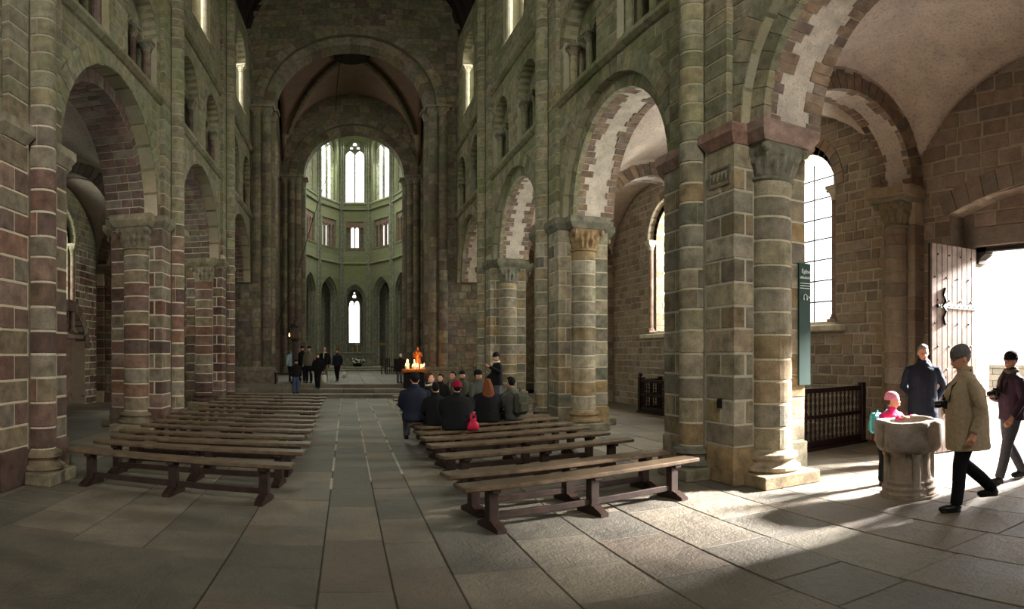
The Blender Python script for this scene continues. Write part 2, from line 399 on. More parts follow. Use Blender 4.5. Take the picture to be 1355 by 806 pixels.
def lay(mas, fr, u0, u1, z0, z1, hc, lw, ops, w0=0.0, w1=.14, ring=0.0, ch=.010, gap=.018, rough=.006, ragged=0.0):
    bs = breaks(z0, z1, ops, hc, fine=False); row = 0
    for a, b in zip(bs, bs[1:]):
        if b-a < .05: continue
        row += 1
        for l0, l1, r0, r1 in spans(u0, u1, a, b, ops, ring):
            lo, hi = max(l0, l1), min(r0, r1)
            if hi-lo < .1: continue
            cuts = []; x = lo+random.uniform(.3, .95)*lw
            while x < hi-lw*.35: cuts.append(x); x += lw*random.uniform(.65, 1.4)
            E0 = [l0]+cuts+[r0]; E1 = [l1]+cuts+[r1]
            for i in range(len(E0)-1):
                g = gap/2; p0, p1, q0, q1 = E0[i]+g, E1[i]+g, E0[i+1]-g, E1[i+1]-g
                if min(q0-p0, q1-p1) < .04: continue
                j = random.uniform(-rough, rough); t = ragged
                R = lambda: random.uniform(-t, t)
                mas.add(M(fr).prism([(p0+R(), a+g+R()), (q0+R(), a+g+R()), (q1+R(), b-g+R()), (p1+R(), b-g+R())], w0+j, w1, ch))
def ringstones(mas, fr, uc, zc, r0, r1, w0, w1, n, a0=0.0, a1=PI, gap=.014, var=0.0, cutw=None, seg=1):
    th = (a1-a0)/n
    for i in range(n):
        g = gap/2/r0; rr = r1+random.uniform(-var, var)
        if cutw:
            for c0, c1 in cutw(): mas.add(M(fr).wedge(uc, zc, r0+random.uniform(-.004, .006), rr, a0+i*th+g, a0+(i+1)*th-g, c0, c1, seg))
        else: mas.add(M(fr).wedge(uc, zc, r0, rr, a0+i*th+g, a0+(i+1)*th-g, w0, w1, seg))
def arc(fr, uc, zc, r0, r1, w0, w1, a0=0.0, a1=PI, seg=24): return M(fr).wedge(uc, zc, r0, r1, a0, a1, w0, w1, seg)

def colonnette(parent, fr, u, w, z0, z1, r, mat, capmat, name='colonnette', cap=.28, base=.16):
    m = M(fr); m.drum(u, w, r, z0+base, z1-cap, n=10); m.build(name, mat, parent, smooth=False)
    m = M(fr); m.box(u-r*1.6, u+r*1.6, w-r*1.6, w+r*1.6, z0, z0+base*.4); m.lathe(u, w, [(r*1.5, z0+base*.4), (r*1.55, z0+base*.6), (r*1.15, z0+base*.8), (r*1.2, z0+base)], n=10); m.build('base', mat, parent)
    m = M(fr); capital_shape(m, u, w, r, z1-cap, z1-.08, r*1.7, full=True, n=16)
    m.box(u-r*1.9, u+r*1.9, w-r*1.9, w+r*1.9, z1-.08, z1); m.build('capital', capmat, parent)
def capital_shape(m, u, w, r, z0, z1, hs, full=True, n=40, leaves=8, volutes=True, a0=0, a1=2*PI):
    """bell going from a round neck to a square top, with carved upright leaves and corner scrolls"""
    H = z1-z0; rows = 9; vs = []; nn = n
    if volutes: rows, nn = 17, 72
    for k in range(rows):
        t = k/(rows-1)
        for i in range(nn):
            a = 2*PI*i/nn; sq = hs/max(abs(math.cos(a)), abs(math.sin(a)))*.97; f = t**1.7
            R = r*(1+.05*t)*(1-f)+sq*f
            lf = abs(math.sin(a*leaves/2)); R += r*.13*lf*math.sin(PI*min(1, t*1.6))*(1 if t < .62 else .3)
            R += r*.10*abs(math.sin(a*leaves/2+PI/2))*max(0, math.sin(PI*(t-.35)/.6))
            if volutes: R += r*.075*math.sin(9*a+9*t)*math.sin(9*a-9*t+1.3)*math.sin(PI*t)+r*.05*math.sin(16*a)*max(0, math.sin(PI*t*1.8))
            vs.append((u+R*math.cos(a), w+R*math.sin(a), z0+H*t))
    fs = [(k*nn+i, k*nn+(i+1) % nn, (k+1)*nn+(i+1) % nn, (k+1)*nn+i) for k in range(rows-1) for i in range(nn)]
    fs += [tuple(range(nn))[::-1], tuple((rows-1)*nn+i for i in range(nn))]
    m.add(vs, fs)
    m.lathe(u, w, [(r*1.0, z0-H*.10), (r*1.14, z0-H*.06), (r*1.14, z0-H*.0), (r*1.0, z0+H*.03)], n=max(14, n//2))
    if volutes:
        for sx in (-1, 1):
            for sy in (-1, 1): 
                c = (u+sx*hs*.86, w+sy*hs*.86, z1-H*.16)
                for q, rr in ((0, H*.15), (1, H*.08)): m.ball((c[0]+sx*q*H*.05, c[1]+sy*q*H*.05, c[2]), (rr, rr, rr*1.05), 8, 6)

# ------------------------------------------------------------------ floor
MAT['pale_joint'] = plain('pale_joint_mortar', (168, 162, 146), nz=9)
def floor_piece(label, x0, x1, y0, y1, z, lines, lw, n=290):
    root = M().box(x0, x1, y0, y1, z-.3, z-.012).build('floor', MAT['joint']); tag(root, label, 'floor', kind='structure')
    mas = Masonry(root, MAT['flag'], 'flagstone', 9, n)
    for a, b in zip(lines, lines[1:]):
        y = y0-random.uniform(0, .6)
        while y < y1:
            l = lw*random.uniform(.6, 1.5); e = min(y+l, y1); s = max(y, y0)
            if e-s > .08:
                g = .006; h = random.uniform(-.004, .003)
                mas.add(M().box(a+g, b-g, s+g, e-g, z-.05, z+h, .006))
            y += l
    mas.done(); return root
def frange(a, b, step, j=.12):
    out = [a]; x = a
    while x+step*1.4 < b: x += step*random.uniform(1-j, 1+j); out.append(x)
    return out+[b]
floor_piece('worn grey flagstone floor of the nave between the pillars', -5.3, 5.9, -6.2, 24.4, 0,
            [-5.3, -4.62, -3.95, -3.2, -2.45, -1.75, -.98, -.2, .33, .8, 1.5, 2.2, 2.9, 3.62, 4.4, 5.1, 5.9], 1.05)
floor_piece('flagstone floor of the south aisle in front of the open door', 5.9, 10.4, -6.2, 28, 0, frange(5.9, 10.4, .75), .95)
floor_piece('shaded flagstone floor of the north aisle', -9.6, -5.3, -6.2, 28, 0, frange(-9.6, -5.3, .8), 1.1)
for i, (ya, yb, zz) in enumerate(((24.4, 25.4, .15), (25.4, 26.4, .30), (26.4, 52, .45))):
    if i < 2:
        st = M().box(-5.3, 5.9, ya+.02, yb+.03, zz-.16, zz-.012).build('trim_1' if i == 0 else 'trim_2', MAT['joint'])
        tag(st, ('lowest' if i == 0 else 'middle')+' broad stone step up from the nave to the crossing', 'step', kind='structure')
        mas = Masonry(st, MAT['flag'], 'step_slab', 5)
        ln = frange(-5.3, 5.9, 1.3)
        for a, b in zip(ln, ln[1:]): mas.add(M().box(a+.006, b-.006, ya, yb, zz-.15, zz, .012))
        mas.done()
    else: floor_piece('pale raised floor of the crossing and choir beyond the steps', -9.6, 10.4, ya, yb, zz, frange(-9.6, 10.4, .8), 1.1, 200)
st = M().box(-5.3, 5.9, 26.37, 26.398, .30, .452).build('trim_3', MAT['flag']); tag(st, 'top riser at the edge of the raised crossing floor', 'step', kind='structure')
# the great tomb slab let into the floor at the left
for i, x in enumerate((-.2, .33, .8, 1.5)):      # pale mortar left in the long joints of the middle of the nave
    y = 8.0+i*.5; jm = M()
    while y < 24:
        e = y+random.uniform(.4, 2.2); w_ = random.uniform(.010, .020); jm.box(x-w_, x+w_, y, e, -.02, .0045); y = e+random.uniform(.1, .9)
    o = jm.build('joint_mortar', MAT['pale_joint'], bpy.data.objects['floor'], kind='stuff')
ts = M().box(-3.35, -1.35, 3.55, 5.2, -.02, .006, .004).build('tomb_slab', MAT['flag']); tag(ts, 'large dark worn tomb slab let into the floor in front of the left benches', 'slab', kind='structure')

# ------------------------------------------------------------------ compound pillars of the nave
def pier(s, k, label):
    AX = (XR if s > 0 else XL); fr = Fr((AX+s*.05, PY[k], 0), (0, 1, 0), (s, 0, 0))
    ms, mm = (MAT['stone_r'], MAT['mort_r']) if s > 0 else (MAT['stone_l'], MAT['mort_l'])
    r = .225 if s > 0 else .24; R = .29; T = 1.22; H = .94; top = 16.6
    b = M(fr); rc = .008
    b.box(-H+rc, H-rc, rc, T-rc, 0, 4.85); b.box(-.77+rc, .77-rc, rc, .16, 4.85, top)
    b.drum(0, -.02, r-rc, 0, top, PI, 2*PI, 16)
    b.drum(-H+.02, T/2, R-rc, 0, 4.3, PI/2, 3*PI/2, 16); b.drum(H-.02, T/2, R-rc, 0, 4.3, -PI/2, PI/2, 16); b.drum(0, T-.02, R-rc, 0, 4.3, 0, PI, 16)
    root = b.build('pillar', mm); tag(root, label, 'pillar', kind='structure')
    mas = Masonry(root, ms, 'stone_block', 6)
    dr = Masonry(root, ms, 'column_drum', 6)
    zs = [.52]; 
    while zs[-1] < 4.3: zs.append(zs[-1]+random.uniform(.28, .335))
    zs[-1] = 4.58
    g = .012
    # plinth block of the core
    for u0, u1, w0, w1 in ((-H, -.3, 0, .34), (-H, -.42, T-.34, T), (.3, H, 0, T)): mas.add(M(fr).box(u0-.03, u1, w0-.03, w1+(.03 if w1 == T else 0), 0, .52-g, .015))
    for i, (a, c) in enumerate(zip(zs, zs[1:])):
        a += g; c -= g; alt = i % 2; j = lambda: random.uniform(-.005, .004)
        x = -.62 if alt else -.26
        mas.add(M(fr).box(-H+j(), x-g, 0+j(), T/2-R-g if not alt else .17, a, c, .012))
        if alt:
            mas.add(M(fr).box(x+g, -.25, 0+j(), .2, a, c, .012)); mas.add(M(fr).box(-H+j(), -.6, .17+2*g, T/2-R-g, a, c, .012))
        mas.add(M(fr).box(-H+j(), -.3, T/2+R+g, T+j(), a, c, .012))
        if alt: mas.add(M(fr).box(.25, .6-g, j(), .2, a, c, .012)); mas.add(M(fr).box(.6+g, H, j(), T/2-R, a, c, .012))
        else: mas.add(M(fr).box(.25, H, j(), T/2-R, a, c, .012))
        mas.add(M(fr).box(.3, H, T/2+R, T, a, c, .012)); mas.add(M(fr).box(-.3+g, -R+.03, T-.2, T, a, c, .012))
    zc = [.46]
    while zc[-1] < 4.0: zc.append(zc[-1]+random.uniform(.28, .34))
    zc[-1] = 4.2
    for a, c in zip(zc, zc[1:]):
        j = random.uniform(0, .005)
        sp = random.random() < .35 and s < 0
        dr.add(M(fr).drum(-H+.02, T/2, R+j, a+g, c-g, PI/2, 3*PI/2, 14, .012))
        dr.add(M(fr).drum(H-.02, T/2, R+j, a+g, c-g, -PI/2, PI/2, 10, .012))
        dr.add(M(fr).drum(0, T-.02, R+j, a+g, c-g, 0, PI, 12, .012))
    z = .46
    while z < top-.1:
        c = min(top, z+random.uniform(.27, .34)); j = random.uniform(-.002, .005)
        sp = random.choice([None, None, PI*1.12, PI*1.85])
        if sp: dr.add(M(fr).drum(0, -.02, r+j, z+g, c-g, PI, sp-.02, 8, .01)); dr.add(M(fr).drum(0, -.02, r+j, z+g, c-g, sp+.02, 2*PI, 8, .01))
        else: dr.add(M(fr).drum(0, -.02, r+j, z+g, c-g, PI, 2*PI, 14, .012))
        if z > 4.75:
            for sx in (-1, 1): mas.add(M(fr).box(min(sx*r, sx*.77), max(sx*r, sx*.77), random.uniform(-.004, .004), .14, z+g, c-g, .01))
        z = c
    mas.done(); dr.done()
    # moulded bases on square plinths
    def base(u, w, q, pu0, pu1, pw0, pw1, a0, a1):
        o = M(fr).box(pu0, pu1, pw0, pw1, 0, .17, .012).build('plinth', MAT['impost_l'] if s < 0 else ms, root)
        M(fr).lathe(u, w, [(q+.10, .17), (q+.125, .20), (q+.12, .24), (q+.06, .27), (q+.035, .31), (q+.05, .34), (q+.085, .36), (q+.08, .41), (q+.03, .43), (q+.012, .455)], a0, a1, 18).build('moulded_base', ms, root, smooth=False)
    base(0, -.02, r, -.40, .40, -.40, .02, PI, 2*PI)
    base(-H+.02, T/2, R, -H-.47, -H+.02, T/2-.47, T/2+.47, PI/2, 3*PI/2)
    base(H-.02, T/2, R, H-.02, H+.47, T/2-.47, T/2+.47, -PI/2, PI/2)
    base(0, T-.02, R, -.45, .45, T-.02, T+.45, 0, PI)
    # impost course round the core, abaci, carved capitals
    im = (MAT['impost_r'] if k < 2 else MAT['impost_g']) if s > 0 else MAT['impost_l']
    def slab(u0, u1, w0, w1, z0, z1, f):
        m = M(fr); zm = z0+(z1-z0)*.5
        vs = [(u0+f, w0+f, z0), (u1-f, w0+f, z0), (u1-f, w1-f, z0), (u0+f, w1-f, z0), (u0, w0, zm), (u1, w0, zm), (u1, w1, zm), (u0, w1, zm), (u0, w0, z1), (u1, w0, z1), (u1, w1, z1), (u0, w1, z1)]
        m.add(vs, [(3, 2, 1, 0), (8, 9, 10, 11)]+[(b_+i, b_+(i+1) % 4, b_+4+(i+1) % 4, b_+4+i) for b_ in (0, 4) for i in range(4)]); return m
    for u0, u1 in ((-H-.10, -r-.01), (r+.01, H+.10)): slab(u0, u1, -.11, T+.10, 4.58, 4.85, .09).build('impost', im, root)
    for sx in (-1, 1):
        uc = sx*(H-.02)
        slab(uc-.44+sx*.03, uc+.44+sx*.03, T/2-.48, T/2+.48, 4.585, 4.855, .08).build('abacus', im, root)
        m = M(fr); capital_shape(m, uc, T/2, R, 4.12, 4.585, .375, leaves=8 if s > 0 else 10); m.build('capital', (MAT['capital_o'] if k == 2 else MAT['capital']) if s > 0 else MAT['capital_l'], root)
    slab(-.44, .44, T-.1, T+.42, 4.585, 4.855, .08).build('abacus', im, root)
    m = M(fr); capital_shape(m, 0, T-.02, R, 4.12, 4.585, .36); m.build('capital', (MAT['capital_o'] if k == 2 else MAT['capital']) if s > 0 else MAT['capital_l'], root)
    return root
names = {0: 'behind the viewer', 1: 'nearest', 2: 'second', 3: 'third'}
for k in (1, 2, 3):
    pier(1, k, {1: 'tall compound pillar of greenish and ochre granite blocks nearest the stone font', 2: 'compound pillar with scrolled capital, second along the right arcade', 3: 'slimmer-looking compound pillar behind the standing man, third of the right arcade'}[k])
    pier(-1, k, {1: 'red-brown block pillar with pale joints at the left edge, beside the front bench', 2: 'compound pillar of red and grey blocks with carved capital, second of the left arcade', 3: 'third compound pillar of the left arcade, beside the far benches'}[k])
for s in (-1, 1):
    pier(s, 0, ('right' if s > 0 else 'left')+' arcade pillar just behind the viewpoint, west of the first bay')

# ------------------------------------------------------------------ nave bays: arcade, triforium, clerestory
def string_course(parent, fr, u0, u1, z, mat, proj=.12, h=.17):
    x = u0
    while x < u1-.05:
        e = min(u1, x+random.uniform(.9, 1.3)); m = M(fr)
        if u1-e < .3: e = u1
        vs = []; 
        for u in (x+.004, e-.004): vs += [(u, .03, z-h), (u, -proj*.4, z-h*.8), (u, -proj, z-h*.35), (u, -proj, z), (u, .03, z+.03)]
        m.add(vs, [(0, 1, 2, 3, 4), (9, 8, 7, 6, 5)]+[(i, 5+i, 5+(i+1) % 5, (i+1) % 5) for i in range(5)])
        m.build('string_course', mat, parent); x = e
ZS = 4.85; RO = 2.465; RI = 2.165
def nave_bay(s, k, label):
    AX = (XR if s > 0 else XL); yc = (PY[k]+PY[k+1])/2; XW = AX+s*.15
    fr = Fr((XW, yc, 0), (0, 1, 0), (s, 0, 0)); T = 1.12
    ms, mm = (MAT['stone_r'], MAT['mort_r']) if s > 0 else (MAT['stone_l'], MAT['mort_l'])
    U = 2.66; st = .14 if s > 0 else .30
    arcade = opening(0, RO, ZS, ZS)
    tri = [opening(c, .95, 8.02, 9.3) for c in (-1.45, 1.45)]
    cl = opening(0, 1.12, 12.1, 14.5)
    w0 = .009
    m = body(fr, -3.405, 3.405, ZS, 16.6, [arcade]+tri+[cl], w0, T)
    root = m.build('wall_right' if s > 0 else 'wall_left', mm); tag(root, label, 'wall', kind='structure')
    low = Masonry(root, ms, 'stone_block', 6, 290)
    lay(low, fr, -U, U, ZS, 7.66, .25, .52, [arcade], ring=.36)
    lay(low, fr, -U, U, 7.8, 10.76, .25, .50, tri, ring=.26)
    lay(low, fr, -U, U, 10.9, 16.6, .27, .55, [cl], ring=.24)
    low.done()
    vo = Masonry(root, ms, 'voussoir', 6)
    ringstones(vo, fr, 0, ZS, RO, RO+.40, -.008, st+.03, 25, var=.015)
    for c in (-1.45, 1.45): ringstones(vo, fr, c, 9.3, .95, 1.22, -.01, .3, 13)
    ringstones(vo, fr, 0, 14.5, 1.12, 1.36, -.01, .3, 13)
    if s > 0: ringstones(vo, fr, 0, ZS, RI, RO+.02, st, st+.12, 27)
    vo.done()
    # inner order with its soffit
    so = arc(fr, 0, ZS, RI+.014, RO+.25, st+.02, T-.0); so.build('arch_soffit', MAT['plaster_w'] if s > 0 else mm, root)
    br = Masonry(root, MAT['brick_r'] if s > 0 else MAT['brick_l'], 'soffit_stone', 5)
    if s > 0:
        ringstones(br, fr, 0, ZS, RI, RO, 0, 0, 44, cutw=lambda: [(st+.1, st+.12+random.choice([.10, .14, .17, .22, .28]))])
        ringstones(br, fr, 0, ZS, RI, RO, 0, 0, 44, cutw=lambda: [(T-random.choice([.14, .2, .24, .3]), T+.02)])
    else:
        def cw():
            a = st+.015; c = st+random.uniform(.18, .3); e = random.uniform(.72, .85)
            return [(a, c-.008), (c+.008, T+.015)] if random.random() < .4 else [(a, c-.008), (c+.008, e-.008), (e+.008, T+.015)]
        ringstones(br, fr, 0, ZS, RI, RO, 0, 0, 36, cutw=cw, gap=.022)
    br.done()
    # triforium
    for c in (-1.45, 1.45):
        sub = [opening(c-.42, .33, 8.02, 9.2), opening(c+.42, .33, 8.02, 9.2)]
        body(fr, c-1.0, c+1.0, 8.0, 10.32, sub, .32, .52).build('triforium_screen', ms, root)
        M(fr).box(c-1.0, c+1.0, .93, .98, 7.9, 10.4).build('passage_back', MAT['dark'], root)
        for du in (-.83, 0, .83): colonnette(root, fr, c+du, .26 if du == 0 else .2, 8.02, 9.26, .085, MAT['stone_r'] if s > 0 else MAT['brick_l'], MAT['capital'])
        ri = Masonry(root, ms, 'voussoir', 6)
        for du in (-.42, .42): ringstones(ri, fr, c+du, 9.2, .33, .46, .29, .5, 7)
        ri.done()
    string_course(root, fr, -3.405+.24, 3.405-.24, 7.8, ms); string_course(root, fr, -3.405+.24, 3.405-.24, 10.92, ms)
    # clerestory window
    win = [opening(0, .80, 12.35, 14.5)]
    body(fr, -1.14, 1.14, 12.08, 15.64, win, .55, .85).build('window_surround', MAT['frame'], root)
    for sx in (-1, 1): colonnette(root, fr, sx*.96, .16, 12.1, 14.5, .10, MAT['frame'], MAT['frame'], cap=.35)
    wn = 'window_%d' % (10+k+(10 if s > 0 else 0))
    gl = M(fr).box(-.82, .82, .70, .705, 12.3, 15.35).build(wn, MAT['glass']); tag(gl, 'clerestory glass high in the %s wall, bay %s' % ('right' if s > 0 else 'left', {0: 'at the viewpoint', 1: 'after the nearest pillar', 2: 'after the second pillar', 3: 'next to the crossing'}[k]), 'window', kind='structure')
    lead = M(fr)
    for q in range(7): lead.box(-.8, .8, .685, .70, 12.4+q*.42, 12.42+q*.42)
    for q in (-.4, 0, .4): lead.box(q-.008, q+.008, .685, .70, 12.35, 15.3)
    lead.build('glazing_bars', MAT['iron'], gl)
    return root
for k in (0, 1, 2, 3):
    w = {0: 'above the viewpoint', 1: 'between the nearest and second pillars', 2: 'between the second and third pillars', 3: 'between the third pillar and the crossing'}[k]
    nave_bay(1, k, 'right nave wall with round arch, triforium and clerestory '+w)
    nave_bay(-1, k, 'left nave wall with round arch, triforium and clerestory '+w)

# ------------------------------------------------------------------ aisles
def aisle(s, k):
    AX = (XR if s > 0 else XL); yc = (PY[k]+PY[k+1])/2
    fr = Fr((AX+s*4.7, yc, 0), (0, 1, 0), (s, 0, 0)); T = .95
    door = s > 0 and k == 0
    ms = MAT['stone_door'] if door else MAT['stone_aisle'] if s > 0 else MAT['stone_l']
    mm = MAT['mort_aisle'] if s > 0 else MAT['mort_l']
    side = 'wall_south' if s > 0 else 'wall_north'
    ops = []
    wc = {1: -.25, 2: -.95, 3: 0}.get(k, 0) if s > 0 else 0
    if door:
        ops = [opening(0, 2.39, 0, 4.32, sag=.42)]
    else: ops = [opening(wc, 1.2, 2.35, 5.4)]
    bl = []
    if s < 0: bl = [opening(.75, 1.25, 0.0, 1.9)]        # blind tomb recess below the windows
    m = body(fr, -3.405, 3.405, 0, 7.5, ops+bl, .013, T)
    root = m.build(side, mm)
    if bl: M(fr).box(-.6, 2.1, .5, .6, 0, 3.25).build('recess_back', MAT['stone_l'], root)
    tag(root, {(1, 0): 'brown stone aisle wall around the open doorway', (1, 1): 'tan stone aisle wall with tall window behind the nearest pillar', (1, 2): 'tan stone aisle wall with sunlit window and nook shaft', (1, 3): 'far bay of the right aisle wall',
               (-1, 0): 'near bay of the left aisle wall', (-1, 1): 'left aisle wall behind the nearest left arch', (-1, 2): 'left aisle wall with window and low blind arch', (-1, 3): 'far bay of the left aisle wall'}[(s, k)], 'wall', kind='structure')
    mas = Masonry(root, ms, 'stone_block', 7, 290)
    hc, lw = (.30, .50) if door else (.215, .36) if s > 0 else (.24, .42)
    vault = lambda u: 3.68+math.sqrt(max(.01, 12.8-u*u))
    lay(mas, fr, -3.405, 3.405, 0, 7.3, hc, lw, ops+bl, ring=(.0 if door else .24), ch=.016, rough=.012, ragged=.012, gap=.022)
    mas.done()
    vo = Masonry(root, ms, 'voussoir', 6)
    if door:
        o = ops[0]; a = math.asin(2.39/o['r'])
        ringstones(vo, fr, 0, o['zc'], o['r'], o['r']+.42, -.02, .2, 17, PI/2-a-.02, PI/2+a+.02, gap=.02)
        ringstones(vo, fr, 0, o['zc'], o['r']-.005, o['r']+.1, .17, .42, 17, PI/2-a-.02, PI/2+a+.02, gap=.012)
        # tympanum wall with the doorway
        dr = [opening(1.03, 1.125, 0, 3.72, r=0)]
        body(fr, -2.5, 2.5, 0, 4.85, dr, .41, T).build('door_wall', mm, root)
        m2 = Masonry(root, ms, 'stone_block', 7, 60)
        lay(m2, fr, -2.39, 2.39, 4.1, 4.85, .27, .5, [], w0=.395, w1=.5, ch=.014, rough=.008); lay(m2, fr, -2.39, -.12, 0, 3.7, .3, .5, [], w0=.395, w1=.5); m2.done()
        z = 0
        while z < 4.25:
            e = min(4.3, z+random.uniform(.3, .5)); M(fr).box(2.375, 2.42, .0, .42, z+.006, e-.006, .006).build('jamb_stone', ms, root); z = e
        M(fr).box(-.3, 2.36, .385, .5, 3.72, 4.09, .012).build('lintel', ms, root)
        M(fr).box(2.155, 2.37, .385, .5, 0, 3.72, .012).build('jamb_block', ms, root)
        for side_ in (0, 1):
            cu = 2.155 if side_ else -.095; sg = -1 if side_ else 1
            M(fr).prism([(cu, 3.72), (cu, 3.42), (cu+sg*.05, 3.42), (cu+sg*.08, 3.52), (cu+sg*.2, 3.60), (cu+sg*.22, 3.72)][::sg], .5, .75).build('corbel', MAT['dark'], root)
        M(fr).box(-.1, 2.16, .5, .62, 3.64, 3.74).build('door_head', MAT['timber'], root)
        vo.done()
    else:
        ringstones(vo, fr, wc, 5.4, 1.2, 1.45, -.015, .25, 17, gap=.02); vo.done()
        body(fr, wc-1.24, wc+1.24, 2.3, 6.65, [opening(wc, 1.02, 2.45, 5.4)], .2, .9).build('window_reveal', mm, root)
        rv = Masonry(root, MAT['stone_aisle'] if s > 0 else MAT['stone_l'], 'reveal_stone', 5, 80)
        z = 2.45
        while z < 5.35:
            e = min(5.4, z+random.uniform(.16, .24)); c = random.uniform(.4, .7)
            for sx in (-1, 1):
                u0, u1 = sorted((wc+sx*1.0, wc+sx*1.06))
                rv.add(M(fr).box(u0, u1, .2, c-.006, z+.006, e-.006, .006)); rv.add(M(fr).box(u0, u1, c+.006, .88, z+.006, e-.006, .006))
            z = e
        ringstones(rv, fr, wc, 5.4, 1.0, 1.2, .2, .5, 17); rv.done()
        for sx in (-1, 1): colonnette(root, fr, wc+sx*1.12, .08, 2.42, 5.4, .08, MAT['impost_r'] if s > 0 else MAT['stone_l'], MAT['frame'] if s > 0 else MAT['stone_l'], cap=.3)
        M(fr).box(wc-1.5, wc+1.5, -.16, .25, 2.22, 2.36, .02).build('window_ledge', MAT['frame'] if s > 0 else MAT['stone_l'], root)
        num = k+(0 if s > 0 else 4)
        gl = M(fr).box(wc-1.02, wc+1.02, .84, .845, 2.45, 6.42).build('window_%d' % num, MAT['glass']); tag(gl, 'tall round-headed glass window with black bars in the %s aisle, %s' % ('right' if s > 0 else 'left', {0: 'near bay', 1: 'first bay beyond the nearest pillar', 2: 'second bay beyond the nearest pillar', 3: 'far bay'}[k]), 'window', kind='structure')
        for q in range(7): M(fr).box(wc-1.0, wc+1.0, .81, .835, 2.95+q*.5, 2.98+q*.5).build('window_bar', MAT['iron'], gl)
        for q in (-.34, .34): M(fr).box(wc+q-.012, wc+q+.012, .80, .82, 2.45, 6.35).build('window_bar', MAT['iron'], gl)
    if bl:
        v2 = Masonry(root, ms, 'voussoir', 6); ringstones(v2, fr, .75, 1.9, 1.25, 1.6, -.02, .36, 17); v2.done()
    # plaster groin vault
    X0 = AX+s*1.2; X1 = AX+s*4.72; xc = AX+s*2.96; nx, ny = 22, 36; vs = []; fs = []
    for j in range(ny+1):
        for i in range(nx+1):
            x = X0+(X1-X0)*i/nx; v = -3.42+6.84*j/ny
            zb_ = 3.68+math.sqrt(max(.01, 12.8-v*v)); za = 4.85+1.85*math.sqrt(max(0, 1-((x-xc)/1.77)**2))+.5*(1-(v/3.42)**2)
            q = max(za, zb_); d = abs(za-zb_); q += .5*max(0, .12-d)**2/.12*2
            vs.append((x, yc+v, q))
    for j in range(ny):
        for i in range(nx):
            a = j*(nx+1)+i; fs.append((a, a+nx+1, a+nx+2, a+1) if s > 0 else (a, a+1, a+nx+2, a+nx+1))
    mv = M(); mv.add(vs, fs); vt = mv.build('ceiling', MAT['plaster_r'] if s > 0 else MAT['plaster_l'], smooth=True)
    so_ = vt.modifiers.new('thick', 'SOLIDIFY'); so_.thickness = .12; so_.offset = -1
    tag(vt, ('pinkish' if s > 0 else 'grey')+' plastered groin vault of the %s aisle, %s' % ('right' if s > 0 else 'left', {0: 'over the door bay' if s > 0 else 'nearest bay', 1: 'first bay beyond the nearest pillar', 2: 'second bay beyond', 3: 'far bay'}[k]), 'vault', kind='structure')
    # unseen roof slab, added above the vault to block stray daylight
    rf = M(); xa, xb = sorted((AX+s*1.25, AX+s*5.7)); rf.box(xa, xb, yc-3.42, yc+3.42, 7.55, 7.75); rr = rf.build('roof', MAT['timber']); tag(rr, 'unseen light-blocking roof slab over the %s vault bay %d' % ('right' if s > 0 else 'left', k+1), 'roof', kind='structure')
def transverse(s, k):
    AX = (XR if s > 0 else XL); fr = Fr((AX, PY[k], 0), (s, 0, 0), (0, 1, 0)); xc = 2.96; R = 1.42
    ms, mm = (MAT['brick_r'], MAT['plaster_w']) if s > 0 else (MAT['brick_l'], MAT['mort_l'])
    m = body(fr, xc-1.76, xc+1.76, 4.86, 7.5, [opening(xc, R+.012, 4.86, 4.95)], -.35, .35)
    root = m.build('trim_%d' % (10+k+(0 if s > 0 else 10)), MAT['plaster_r'] if s > 0 else MAT['mort_l']); tag(root, 'round stone transverse arch across the %s aisle at %s' % ('right' if s > 0 else 'left', {0: 'the first pillar behind the viewpoint', 1: 'the nearest pillar', 2: 'the second pillar', 3: 'the third pillar', 4: 'the crossing'}[k]), 'arch', kind='structure')
    vo = Masonry(root, ms, 'voussoir', 5)
    ringstones(vo, fr, xc, 4.95, R, R+.34, 0, 0, 27, var=.04, cutw=lambda: [(-.37, -.37+random.choice([.10, .15, .22]))])
    ringstones(vo, fr, xc, 4.95, R, R+.34, 0, 0, 27, var=.04, cutw=lambda: [(.37-random.choice([.10, .15, .22]), .37)])
    vo.done()
    if s < 0:
        pass
    # wall respond: half column with base, capital and abacus
    uo = 4.7; b = M(fr); b.box(uo-.26, uo+.05, -.40, .40, 0, 4.6); b.drum(uo-.28, 0, .235, 0, 4.15, PI/2, 3*PI/2, 14)
    rs = b.build('pilaster', MAT['mort_aisle'] if s > 0 else MAT['mort_l'], root)
    st = MAT['stone_aisle'] if s > 0 else MAT['stone_l']
    z = .4
    while z < 4.15:
        e = min(4.17, z+random.uniform(.22, .3)); M(fr).drum(uo-.28, 0, .25, z+.007, e-.007, PI/2, 3*PI/2, 12, .01).build('column_drum', st, root)
        for q0, q1 in ((-.41, -.26), (.26, .41)): M(fr).box(uo-.275, uo+.05, q0, q1, z+.007, e-.007, .01).build('stone_block', st, root)
        z = e
    M(fr).lathe(uo-.28, 0, [(.36, 0), (.36, .2), (.33, .24), (.29, .28), (.33, .34), (.28, .4)], PI/2, 3*PI/2, 14).build('moulded_base', st, root)
    m = M(fr); capital_shape(m, uo-.26, 0, .25, 4.15, 4.6, .34); m.build('capital', MAT['capital'] if s > 0 else st, root)
    m = M(fr); m.box(uo-.68, uo+.02, -.46, .46, 4.68, 4.86, .01); m.box(uo-.62, uo+.02, -.42, .42, 4.59, 4.68); m.build('abacus', st, root)
for s in (-1, 1):
    for k in (0, 1, 2, 3): aisle(s, k)
    for k in (0, 1, 2, 3, 4): transverse(s, k)
